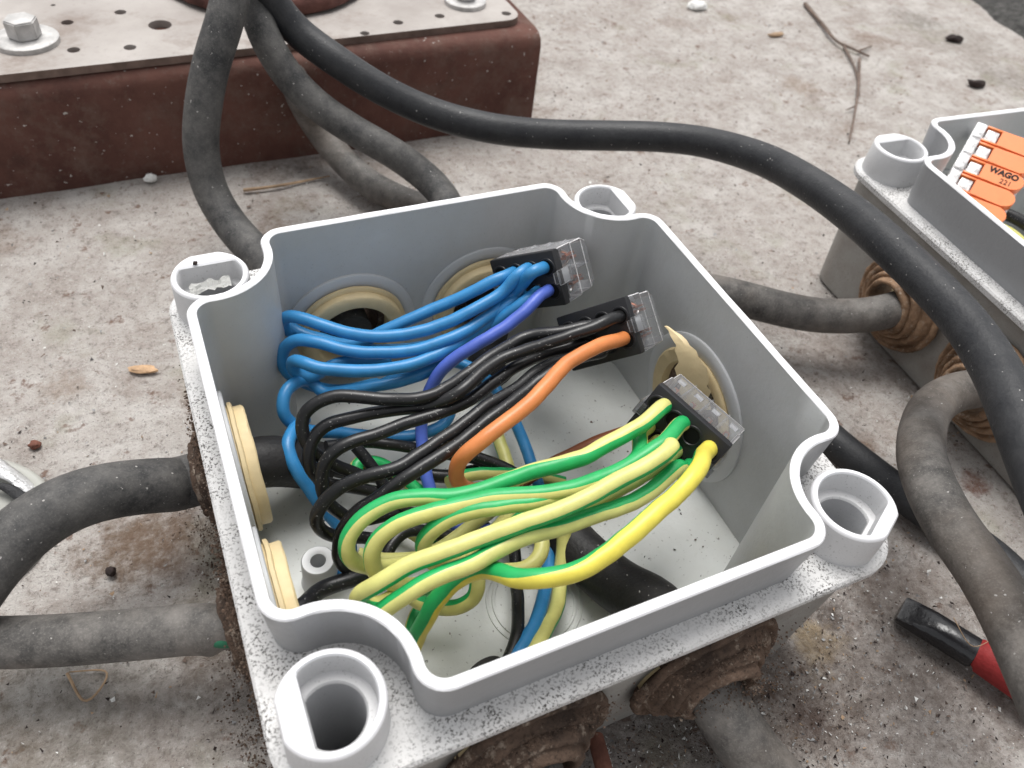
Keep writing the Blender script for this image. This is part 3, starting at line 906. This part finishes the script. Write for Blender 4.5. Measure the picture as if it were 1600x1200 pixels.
wire([(735, 535, 30), (690, 568, 29), (640, 590, 28), (590, 604, 26.5), (540, 612, 24.5), (505, 612, 23), (480, 592, 25), (462, 596, 27), (443, 612, 27), (440, 640, 25), (455, 660, 22), (480, 672, 20), (540, 677, 17), (610, 683, 16), (665, 678, 16), (697, 662, 17), (706, 640, 18)], M['blue'],
     'blue wire hanging in a round loop below the upper bundle at left', GB, rb, (C1, 842, 458))
wire([(478, 655, 20), (458, 668, 22.5), (450, 695, 23), (462, 728, 21), (480, 758, 18), (500, 790, 15), (528, 822, 12), (548, 852, 9), (545, 885, 7), (530, 905, 6)], M['blue'],
     'blue wire dropping down the left side toward the floor post', GB, rb)
wire([(600, 600, 22), (640, 582, 21), (690, 565, 20), (735, 575, 19), (775, 610, 17), (800, 652, 15), (822, 705, 12), (845, 770, 10), (859, 830, 9), (857, 885, 9.5), (850, 925, 11), (836, 970, 14), W(-16, -41, 16.5)], M['blue'],
     'blue wire crossing the box to the front wall beside the bare floor', GB, rb)
wire([(820, 488, 41), (790, 510, 39), (750, 534, 37), (712, 558, 34), (685, 588, 30), (668, 625, 25), (659, 665, 20), (660, 710, 16), (668, 760, 13), (690, 805, 10.5), (725, 826, 9.5), (775, 828, 9), (830, 815, 8)], M['violet'],
     'violet blue wire, lowest at the connector, diving under the black bundle', None, rb, (C1, 857, 453))
# black
rk = 1.24
wire([(900, 512, 43), (865, 520, 42), (825, 527, 40.5), (775, 552, 40), (735, 580, 39.5), (695, 607, 39), (650, 625, 38.5), (610, 624, 38), (565, 619, 38), (525, 619, 37.5), (492, 630, 36.5), (473, 652, 34.5), (475, 682, 31.5), (492, 705, 28), (520, 725, 24), (560, 742, 20)], M['black'],
     'black wire forming the uppermost loop of the black bundle', GK, rk, (C2, 942, 502))
wire([(925, 515, 45), (885, 527, 44), (835, 540, 42.3), (790, 558, 40.5), (745, 590, 40), (712, 615, 39.2), (672, 632, 37), (640, 637, 35.5), (590, 642, 34.5), (545, 652, 34), (507, 664, 33), (487, 688, 31), (482, 718, 28), (500, 745, 24), (540, 760, 19), (600, 770, 15)], M['black'],
     'black wire forming the second loop from the top of the black bundle', GK, rk, (C2, 967, 494))
wire([(930, 530, 37), (880, 545, 37), (830, 560, 37), (780, 592, 37), (735, 622, 36.5), (690, 645, 36), (640, 662, 35.5), (590, 680, 35), (547, 693, 34.5), (517, 711, 33), (502, 742, 30), (506, 775, 26), (530, 800, 21), (560, 815, 16), (620, 800, 13)], M['black'],
     'black wire forming the third loop of the black bundle', GK, rk, (C2, 916, 511))
wire([(935, 540, 36), (885, 560, 37), (840, 582, 37.5), (790, 617, 38), (750, 645, 38), (715, 668, 37.5), (670, 700, 36.8), (627, 727, 36), (577, 742, 35), (540, 757, 33.5), (508, 782, 31), (494, 808, 28), (500, 830, 24), (525, 838, 20), (560, 838, 15), (610, 845, 12)], M['black'],
     'black wire forming the fourth loop, nearest the white floor post', GK, rk, (C2, 930, 548))
wire([(940, 550, 39), (905, 558, 39.5), (860, 580, 39.5), (815, 616, 39), (770, 653, 38.4), (733, 680, 37.6), (690, 713, 37), (640, 745, 36), (590, 776, 33), (552, 806, 29), (533, 842, 24), (535, 880, 18), (570, 895, 13)], M['black'],
     'black wire running straightest, next to the orange wire', GK, rk, (C2, 955, 539))
wire([(510, 700, 20), (560, 692, 18), (610, 695, 17), (650, 700, 15), (700, 712, 13), (760, 722, 11), (785, 760, 9), (800, 830, 8.5), (806, 900, 9.5), (808, 950, 12), (806, 1000, 15), W(-17.5, -41, 15)], M['black'],
     'black wire falling beside the blue one to the front wall', GK, rk)
wire([(555, 700, 22), (580, 730, 19), (605, 762, 16), (640, 800, 13), (690, 812, 10), (740, 812, 9), (790, 850, 7)], M['black'],
     'short black wire slanting under the bundle', GK, rk)
wire([(480, 720, 14), (530, 735, 13), (590, 745, 12), (650, 740, 10), (700, 745, 9), (745, 735, 8.5)], M['black'],
     'black wire low on the floor under the black bundle', GK, 1.5)
wire([(620, 900, 11), (600, 880, 12), (610, 850, 13), (640, 830, 13), (700, 835, 11), (760, 850, 9)], M['black'],
     'black wire curled under the green loops', GK, rk)
wire([(742, 715, 12), (765, 722, 11.5), (790, 730, 11), (815, 745, 10)], M['black'],
     'stub of black wire framed by the orange bend', GK, rk)
# orange, brown
wire([(948, 536, 44), (920, 548, 45), (890, 568, 45), (858, 600, 44.5), (825, 634, 43.5), (790, 660, 43.2), (755, 685, 42.2), (728, 708, 40), (714, 732, 35.5), (716, 752, 30.5), (735, 763, 25.5), (770, 764, 20), (810, 750, 16)], M['orange'],
     'orange wire bending back on itself below the black bundle', None, 1.46, (C2, 975, 527))
wire([(990, 672, 25), (950, 684, 23), (910, 700, 21), (870, 720, 18), (830, 745, 14), (790, 775, 10)], M['brown'],
     'reddish brown wire partly hidden by the top green wire', None, 1.4)

# yellow-green
YG = [M['yg_y'], M['yg_g']]
ST = [(-58, 58)]
ry = 1.45
def yg(pts, label, con=None, spin=0, spin1=None, ref=Vector((0.1, .8, .55)), stripe=ST, mats=None, r=ry):
    wire(pts, None, label, GY, r, con, 24, mats or YG, stripe, spin, spin1, ref)
yg([(1012, 660, 45), (968, 686, 44), (920, 709, 43.5), (870, 725, 43), (815, 741, 42), (765, 762, 41), (715, 775, 40.5), (660, 774, 40), (610, 784, 39), (565, 812, 37.5), (544, 842, 35), (546, 872, 31), (565, 889, 27), (600, 890, 23), (650, 876, 20), (700, 868, 17)],
   'yellow and green wire, farthest left loop of the earth bundle', (C3, 1040, 638), [(0, -150), (.2, -125), (.33, -80), (.45, -35), (.6, -8), (.8, 8), (1, 20)])
yg([(1040, 690, 46), (1000, 718, 45), (955, 740, 44.5), (890, 764, 44), (840, 772, 43.5), (790, 776, 43), (740, 785, 42), (680, 798, 41), (625, 818, 39.5), (590, 845, 37), (580, 872, 34), (590, 896, 30), (615, 912, 26), (660, 915, 22), (700, 900, 18)],
   'yellow and green wire forming the second loop from the left', (C3, 1066, 661), [(0, -60), (.35, -12), (.7, 20), (1, 30)])
yg([(1000, 715, 42), (955, 745, 42), (900, 768, 42.4), (840, 783, 42.6), (780, 790, 42), (727, 800, 41), (685, 820, 39), (662, 845, 36), (664, 868, 32), (690, 880, 27), (730, 865, 22), (770, 835, 17), (800, 800, 14)],
   'yellow and green wire forming the short inner loop', (C3, 1012, 668), -22, 5)
yg([(1050, 697, 47), (1012, 724, 47), (975, 745, 46.5), (930, 770, 46), (880, 793, 45.5), (840, 808, 45), (780, 832, 44), (730, 850, 43), (680, 868, 42), (630, 890, 40.5), (590, 912, 38.5), (562, 928, 35.5), (556, 938, 31.5), (580, 945, 27), (640, 925, 23), (700, 900, 18)],
   'yellow and green wire crossing the middle of the earth bundle, mostly yellow', (C3, 1030, 690), -165, -170)
yg([(1035, 722, 42), (985, 753, 41.5), (925, 783, 41), (860, 812, 40.5), (800, 838, 40), (760, 855, 39)],
   'yellow and green wire in the shade just below the middle one', (C3, 1055, 706), -25, -25)
yg([(1062, 728, 42), (1020, 765, 42), (965, 794, 42), (905, 815, 42), (845, 836, 42), (790, 852, 41.7), (735, 877, 41.2), (680, 903, 40), (630, 932, 38), (596, 956, 35), (575, 985, 31)],
   'yellow and green wire, lowest of the striped ones, running to the front left corner', (C3, 1078, 730), [(0, -25), (.5, -12), (.7, 15), (1, -10)])
# bright yellow wire whose far part turns green
pts = [(1085, 738, 48), (1058, 770, 47.5), (1020, 806, 47), (975, 846, 46), (930, 876, 45), (885, 896, 44), (840, 905, 43), (800, 903, 41.5), (775, 890, 39), (750, 890, 36), (710, 908, 32), (680, 935, 28), (662, 975, 22), (645, 1012, 15), (640, 1035, 9)]
yg(pts, 'bright yellow wire sweeping along the front of the earth bundle, green toward its end', (C3, 1108, 699), [(0, 95), (.35, 70), (.5, 25), (.6, -20), (.75, -70), (1, -60)], mats=[M['yellow'], M['yg_g']], stripe=[(-58, 58)], r=1.58)
yg([(720, 855, 24), (738, 885, 22.5), (746, 910, 20.5), (740, 932, 18), (718, 946, 16), (688, 950, 14.5), (655, 941, 13), (628, 922, 12)],
   'yellow and green loop low on the floor near the front left corner', None, 180, 200)
yg([(842, 825, 23), (848, 850, 23), (842, 872, 22.5), (822, 886, 22), (795, 891, 21), (765, 893, 20)],
   'small yellow and green loop between the lowest striped wire and the bright yellow one', None, 160, 180)
yg([(560, 870, 16), (600, 877, 15), (647, 872, 14), (700, 850, 12), (745, 815, 11), (775, 790, 10), (800, 760, 9), (790, 715, 10), (780, 680, 11), (770, 655, 12)],
   'yellow and green wire standing behind the orange bend', None, 250, 270)
yg([(700, 755, 13), (730, 742, 12), (770, 741, 11.5), (830, 742, 10.5), (880, 755, 9)],
   'yellow and green wire lying level behind the orange bend', None, 0, 0)
yg([(560, 745, 14), (555, 725, 15), (590, 722, 14), (620, 740, 12), (660, 770, 10), (720, 800, 9)],
   'yellow and green wire glimpsed through the black loops', None, 0, 0)
yg([(800, 820, 22), (825, 800, 24), (845, 775, 24), (880, 800, 18), (880, 850, 12), (876, 905, 9), (870, 945, 10.5), (855, 985, 14), W(-14.5, -41, 16)],
   'yellow and green wire falling beside the blue one to the front wall', None, 60, 60)
yg([(600, 770, 12), (640, 830, 9), (690, 860, 8), (690, 905, 7), (650, 960, 6), (640, 1000, 6)],
   'yellow and green wire lying on the floor under the bundle', None, 0, 40)

# ------------------------------------------------------------------ lever connector in box 2
A0 = Vector((163.5, 44.5, 50.0)); E1 = Vector((.537, -.843, -.011)).normalized(); E2 = Vector((-.724, -.454, -.519))
E2 = (E2 - E1 * E2.dot(E1)).normalized(); E3 = E1.cross(E2)      # points down
rot = Matrix((E1, E2, E3)).transposed()
lc = empty('lever_connector', A0 + E1 * 8 + E2 * 11 + E3 * 6, rot)
tag(lc, 'clear five way splice connector with orange levers in the right box', 'connector')
ox, oy, oz = -8, -11, -6
bm = bmesh.new()
bevel_box(bm, ox, ox + 18, oy, oy + 27.4, oz + 2.2, oz + 8, .5)
bevel_box(bm, ox, ox + 2.9, oy, oy + 27.4, oz, oz + 2.3, .4)
for k in range(5):
    bevel_box(bm, ox + .3, ox + 2.6, oy + k * 5.48 + .5, oy + k * 5.48 + 4.9, oz - .5, oz + .1, .25)
    bevel_box(bm, ox + 3.4, ox + 6.6, oy + k * 5.48 + 1.1, oy + k * 5.48 + 4.5, oz + .2, oz + 2.3, .3)
build('clear_housing', bm, M['lever_clear'], lc, angle=30)
for k in range(5):
    y = oy + k * 5.48
    bm = bmesh.new()
    pts = [(ox + 7.0, y + .2), (ox + 15.6, y + .2)] + [(ox + 15.6 + 2.6 * math.sin(R(a)), y + 2.72 - 2.5 * math.cos(R(a))) for a in range(15, 180, 15)] + [(ox + 15.6, y + 5.25), (ox + 7.0, y + 5.25)]
    extrude_poly(bm, pts, oz - .3, oz + 2.1)
    bmesh.ops.bevel(bm, geom=[e for e in bm.edges], offset=.18, segments=2, affect='EDGES')
    for s in (.25, 4.7): bevel_box(bm, ox + 2.95, ox + 7.1, y + s, y + s + .5, oz - .2, oz + 2.1, .1)
    lv = build('lever', bm, M['lever'], lc, angle=30)
    if k == 2:
        for txt, sz, dx, dy, bold in (('WAGO', 2.35, 8.6, 2.3, .11), ('221', 2.1, 12.2, 4.55, .0)):
            cu = bpy.data.curves.new('printed_mark', 'FONT'); cu.body = txt; cu.size = sz * MM; cu.extrude = .03 * MM; cu.offset = bold * MM
            to = bpy.data.objects.new('tmp', cu); COL.objects.link(to); bpy.context.view_layer.update()
            me = bpy.data.meshes.new_from_object(to.evaluated_get(bpy.context.evaluated_depsgraph_get()))
            bpy.data.objects.remove(to)
            mt = Matrix.Translation(Vector((ox + dx, y + dy, oz - .36)) * MM) @ Matrix.Rotation(math.pi, 4, 'X')
            me.transform(mt)
            me.materials.clear(); me.materials.append(M['mark'])
            t_ = bpy.data.objects.new('printed_mark', me); COL.objects.link(t_); t_.parent = lv
# wires in box 2
def w2(k, mat, label, dz=0, drop=(10, -10, -24), **kw):
    p0 = A0 + E1 * 12 + E2 * (k * 5.48 + 2.7) + E3 * 5
    p1 = A0 + E1 * 22 + E2 * (k * 5.48 + 2.7) + E3 * 5
    p2 = p1 + E1 * 8 + Vector((0, -3, -3 - dz))
    p3 = p2 + Vector(drop)
    path = catmull([p0, p1, p2, p3], 1)
    bm = bmesh.new(); tube(bm, path, 1.7, 16, **kw)
    tag(build('wire', bm, mat), label, 'wire', 'wires in the right hand box')
w2(3.2, M['black'], 'black wire leaving the lever connector, upper of the wires seen', drop=(12, -16, -14))
w2(4.1, YG, 'yellow and green wire leaving the lever connector', 2, drop=(12, -18, -14), stripe=ST, spin=180)
w2(4.8, M['cable_in'], 'black wire under the lever connector beside the striped one', 4, drop=(10, -18, -10))
w2(5.6, M['blue'], 'blue wire lowest beneath the lever connector', 7, drop=(10, -18, -8))

# ------------------------------------------------------------------ lid at the left edge
lp = at(-58, 822, 3)
lid = empty('metal_lid', (lp.x, lp.y, 0), Matrix.Rotation(R(6), 3, 'X'))
tag(lid, 'torn round white and silver lid at the left edge under a cable', 'lid')
LS = Matrix.Scale(.74, 4)
bm = bmesh.new()
lathe(bm, [(0, 3.0), (14, 3.0), (17, 3.2), (19.5, 4.6), (21.0, 4.9), (22.0, 4.2), (22.4, 2.4), (22.1, 2.2), (20.0, 2.0), (0, 1.6)], M=LS, n=72)
for v in bm.verts: v.co.z += .35 * math.sin(v.co.x * .4) + .3 * math.sin(v.co.y * .3 + 1)
build('lid_disc', bm, M['lid'], lid, angle=50)
bm = bmesh.new()
rg = random.Random(4)
pts = [W(-13, 27, 9), W(-4, 24, 9.5), W(5, 19, 8.5), W(11, 13, 8), W(17, 6, 6.6), W(21, -2, 5.2)]
path = catmull(pts, .8)
prev = None
for i, p in enumerate(path):
    t = i / (len(path) - 1)
    w = 8 * (1 - t) + 2.2
    nrm = Vector((.62, .74, .0))
    row = []
    for j in range(8):
        s = j / 7
        row.append(bm.verts.new(p + nrm * (s * w - w * .3) + Vector((0, 0, math.sin(s * 3.1) * (1.8 - t) + rg.uniform(-.25, .25) - s * 2.6))))
    if prev:
        for j in range(7): bm.faces.new((prev[j], prev[j + 1], row[j + 1], row[j]))
    prev = row
for v in bm.verts: v.co = v.co * .72
fo = build('foil_skin', bm, M['foil'], lid, angle=25)
sd = fo.modifiers.new('s', 'SOLIDIFY'); sd.thickness = .0003
bm = bmesh.new()
tube(bm, catmull([W(-15, 20, 6.4), W(-6, 18.5, 7.2), W(2, 13.5, 6.6), W(6, 10, 6), W(10, 9.5, 6.4), W(15, 4.5, 6), W(18.5, -1, 5.4)], .8), lambda t: 1.0 + .6 * math.sin(t * 9), 10, wob=.2)
for v in bm.verts: v.co = v.co * .72
build('torn_liner', bm, M['liddark'], lid)

# ------------------------------------------------------------------ red and black hand tool
tp = at(1410, 950, 3.4); te = at(1700, 1130, 5)
dx_ = (te - tp).normalized(); up = Vector((0, 0, 1)); sd_ = up.cross(dx_).normalized(); up = dx_.cross(sd_)
tool = empty('hand_tool', (tp.x, tp.y, 0), Matrix((dx_, sd_ * .92, up * .9)).transposed())
tag(tool, 'red handled tool with a glossy black tip lying at the lower right', 'tool')
bm = bmesh.new()
tube(bm, [W(x, 0, 3.6) for x in (0, .4, 3, 6, 9, 12, 15.2, 15.6)], lambda t: 3.65 if 0.02 < t < .98 else 3.3, 24)
for v in bm.verts:                       # slanted, hollow-ground tip
    if v.co.x < 7.5:
        lim = 4.4 + (v.co.x / 7.5) ** 1.5 * 2.9
        if v.co.z > lim: v.co.z = lim - .5 * (1 - v.co.x / 7.5)
build('black_tip', bm, M['toolblack'], tool, angle=30)
bm = bmesh.new()
tube(bm, [W(x, 0, 3.6 + (rr - 3.6)) for x, rr in ((15.7, 3.3), (16.1, 3.75), (20, 4.4), (26, 5.2), (34, 5.8), (60, 6))], lambda t: (3.3, 3.75, 4.4, 5.2, 5.8, 6)[min(5, int(round(t * 5)))], 28)
build('red_handle', bm, M['toolred'], tool, angle=50)

# ------------------------------------------------------------------ small litter
def lump(name, u, v, z, size, mat, label, cat, seed=1, lobes=None, rz=0):
    rg = random.Random(seed)
    bm = bmesh.new()
    p = at(u, v, z)
    bmesh.ops.create_icosphere(bm, subdivisions=3, radius=1)
    from mathutils import noise as mn
    for q in bm.verts:
        k = 1 + .35 * mn.noise(q.co * 1.6 + Vector((seed, 0, 0)))
        x, y, zz = q.co.x * size[0] * k, q.co.y * size[1] * k, q.co.z * size[2] * k
        if lobes: y += lobes * (x / size[0]) ** 2
        c, s = math.cos(R(rz)), math.sin(R(rz))
        q.co = Vector((p.x + x * c - y * s, p.y + x * s + y * c, p.z + zz))
    tag(build(name, bm, mat), label, cat)
lump('dropping', 1527, 131, 1.0, (4.6, 2.0, 1.5), M['seed'], 'dark curved dropping, larger of the two near the top right', 'dropping', 3, 1.4, -25)
lump('dropping', 1492, 60, 1.0, (4.4, 2.2, 1.6), M['seed'], 'dark oval dropping near the dark felt at top right', 'dropping', 5, 0, -25)
lump('dropping', 1214, 54, .6, (4.2, 1.5, .9), M['straw'], 'flat brown seed husk on the slab right of the beam', 'seed husk', 7, .6, 5)
lump('pebble', 1090, 8, 1.2, (5.2, 3.6, 2.0), M['crumb'], 'white crumb at the top edge of the slab', 'pebble', 9)
lump('pebble', 235, 278, 1.4, (1.9, 1.4, 1.4), M['crumb'], 'white crumb at the foot of the brown beam', 'pebble', 11)
lump('pebble', 54, 695, .8, (1.2, 1.2, .9), M['rustwire'], 'tiny reddish stone near the lid at left', 'pebble', 13)
lump('wood_chip', 222, 577, 1.0, (3.4, 1.3, .7), M['chip'], 'pale orange wood chip left of the open box', 'wood chip', 15, 0, -22)
lump('pebble', 173, 893, .7, (1.0, 1.0, .9), M['seed'], 'small dark stone between the two left cables', 'pebble', 17)
bm = bmesh.new()
rg = random.Random(12)
from mathutils import noise as mnz
pc = Vector((-44.6, 44.6, 43.3)); rows = []
for i in range(15):
    row = []
    for j in range(8):
        x = -3.9 + i * .56; y = -1.9 + j * .42 + (.35 * math.sin(i * 1.1)) * (j > 5)
        q = Vector((x, y, 0))
        row.append(bm.verts.new(pc + Vector((x, y + .1 * x, .75 * mnz.noise(q * .9) + .5 * mnz.noise(q * 2.3 + Vector((4, 0, 0)))))))
    rows.append(row)
for i in range(14):
    for j in range(7): bm.faces.new((rows[i][j], rows[i + 1][j], rows[i + 1][j + 1], rows[i][j + 1]))
res = bmesh.ops.solidify(bm, geom=bm.faces[:], thickness=.25)
tag(build('paper_scrap', bm, M['crumb'], angle=30), 'crumpled white scrap lying in the far left screw well', 'paper scrap')
lump('pebble', 305, 411, 46.3, (.45, .45, .35), M['seed'], 'tiny dark crumb on the rim of the far left screw boss', 'pebble', 19)
def twig(pts, r, mat, label, name='twig', br=()):
    bm = bmesh.new()
    tube(bm, catmull([at(*p) for p in pts], 1), lambda t: r * (1 - .55 * t), 8, wob=.15)
    for b in br: tube(bm, catmull([at(*p) for p in b], 1), lambda t: r * .6 * (1 - .6 * t), 6, wob=.15)
    tag(build(name, bm, mat), label, 'twig' if name == 'twig' else 'straw')
twig([(1258, 6, 1.2), (1285, 38, 1.5), (1310, 66, 1.4), (1330, 75, 1.2), (1358, 88, .8)], 1.05, M['twig'], 'forked grey twig lying on the slab right of the beam', br=[[(1318, 70, 1), (1337, 110, .7), (1343, 150, .5)], [(1340, 80, 1), (1362, 72, .6)]])
twig([(1343, 92, .7), (1341, 140, 1.2), (1336, 175, 1.2), (1327, 222, .5)], .75, M['twig'], 'thin grey stem below the forked twig, near the second box', br=[[(1338, 165, 1), (1322, 172, .6)]])
twig([(380, 297, 1), (430, 291, 1.1), (515, 275, .8)], .55, M['straw'], 'straw lying between the beam and the open box', 'dry_straw')
twig([(105, 1052, .4), (135, 1098, .5), (170, 1050, .4), (108, 1050, .3)], .28, M['straw'], 'thin triangle of dry fibre below the lower left cable', 'dry_straw')
twig([(1490, 965, 9), (1520, 1012, 11.2), (1555, 995, 11.5)], .12, M['straw'], 'fine pale fibre caught on the red handle', 'dry_straw')

def dirt_clump(centres, n, size, mat, label, seed):
    rg = random.Random(seed)
    from mathutils import noise as mn
    bm = bmesh.new()
    for _ in range(n):
        p, sp = rg.choice(centres)
        q = Vector(p) + Vector((rg.gauss(0, sp[0]), rg.gauss(0, sp[1]), rg.gauss(0, sp[2])))
        if q.z < .2: q.z = .2
        if abs(q.x) < 50.6 and abs(q.y) < 50.6: continue
        r_ = rg.uniform(*size)
        o6 = [bm.verts.new(q + Vector(d_) * r_ * rg.uniform(.55, 1.3)) for d_ in ((1, 0, 0), (0, 1, 0), (-1, 0, 0), (0, -1, 0), (0, 0, 1), (0, 0, -1))]
        for k in range(4):
            bm.faces.new((o6[k], o6[(k + 1) % 4], o6[4])); bm.faces.new((o6[(k + 1) % 4], o6[k], o6[5]))
    tag(build(name='dirt', bm=bm, mats=mat, smooth=False, origin=(0, 0, 0)), label, 'dirt', kind='stuff')
dirt_clump([((-53.0, 22, 32), (.5, 5, 1.6)), ((-53.6, 14, 31), (.6, 5, 2.4)), ((-53.8, -14, 31.5), (.7, 4, 2)), ((-53.8, -24, 30), (.7, 5, 2.4)), ((-53.0, 2, 33), (.35, 8, 1.4)), ((-53.0, -36, 33), (.35, 4, 1.2)), ((-56, 14, .5), (3, 10, .3)), ((-56, -26, .5), (3, 8, .3))],
           5200, (.07, .30), M['gland'], 'brown crumbly dirt caked along the left side of the open box', 31)
dirt_clump([((-16, -54.5, 30), (8, .8, 1.2)), ((17, -55, 30), (7, .8, 1.6)), ((22, -58, 20), (5, 1.2, 1.5)), ((25, -60, .4), (12, 5, .25)), ((-12, -60, .4), (9, 5, .25))],
           2600, (.06, .26), M['gland'], 'brown crumbly dirt caked round the front openings of the box', 32)

# loose grit over the slab, denser round the near side of the box
def grit(name, count, region, size, mats, label, seed, zbase=0.0):
    rg = random.Random(seed)
    bm = bmesh.new()
    for _ in range(count):
        p = region(rg)
        if p is None: continue
        s = size[0] * (size[1] / size[0]) ** (rg.random() ** 2.2)
        vs = [bm.verts.new(Vector((p[0], p[1], p[2] + s * .25)) + Vector((rg.gauss(0, 1), rg.gauss(0, 1), rg.gauss(0, .6))).normalized() * s * rg.uniform(.6, 1.2)) for _ in range(4)]
        mi = rg.choices(range(len(mats)), weights=[mm[1] for mm in mats])[0]
        for a, b, c in ((0, 1, 2), (0, 2, 3), (0, 3, 1), (1, 3, 2)):
            f = bm.faces.new((vs[a], vs[b], vs[c])); f.material_index = mi
    o = build(name, bm, [mm[0] for mm in mats], smooth=False, origin=(0, 0, 0))
    tag(o, label, 'grit', kind='stuff')
def slab_region(rg):
    while True:
        x, y = rg.uniform(-110, 260), rg.uniform(-100, 300)
        if abs(x) < 51 and abs(y) < 51: continue
        if y > 150 and x < 76: continue
        if rg.random() < .45 and y > 60: continue
        return (x, y, .05)
def near_region(rg):
    while True:
        x, y = rg.gauss(10, 50), rg.gauss(-62, 16)
        if abs(x) < 51 and abs(y) < 51: continue
        return (x, y, .05)
gm = [(M['seed'], 4), (M['twig'], 4), (M['straw'], 2), (M['crumb'], 2.5), (M['greyfill'], 4)]
grit('grit', 9000, slab_region, (.16, .75), gm, 'loose grains of grit scattered over the concrete slab', 21)
grit('grit', 7000, near_region, (.14, .6), gm, 'dense dark grit on the slab in front of the open box', 22)
def in_region(rg):
    return (rg.uniform(-46, 46), rg.uniform(-46, 46) , 4.05) if rg.random() < .5 else (rg.uniform(-5, 44), rg.uniform(-40, 10), 4.05)
def ok_in(rg):
    p = in_region(rg)
    if math.hypot(abs(p[0]) - CB, abs(p[1]) - CB) < 13.5: return None
    return p
grit('grit', 420, ok_in, (.12, .5), [(M['seed'], 3), (M['twig'], 1)], 'fine dark debris on the floor of the open box', 23)
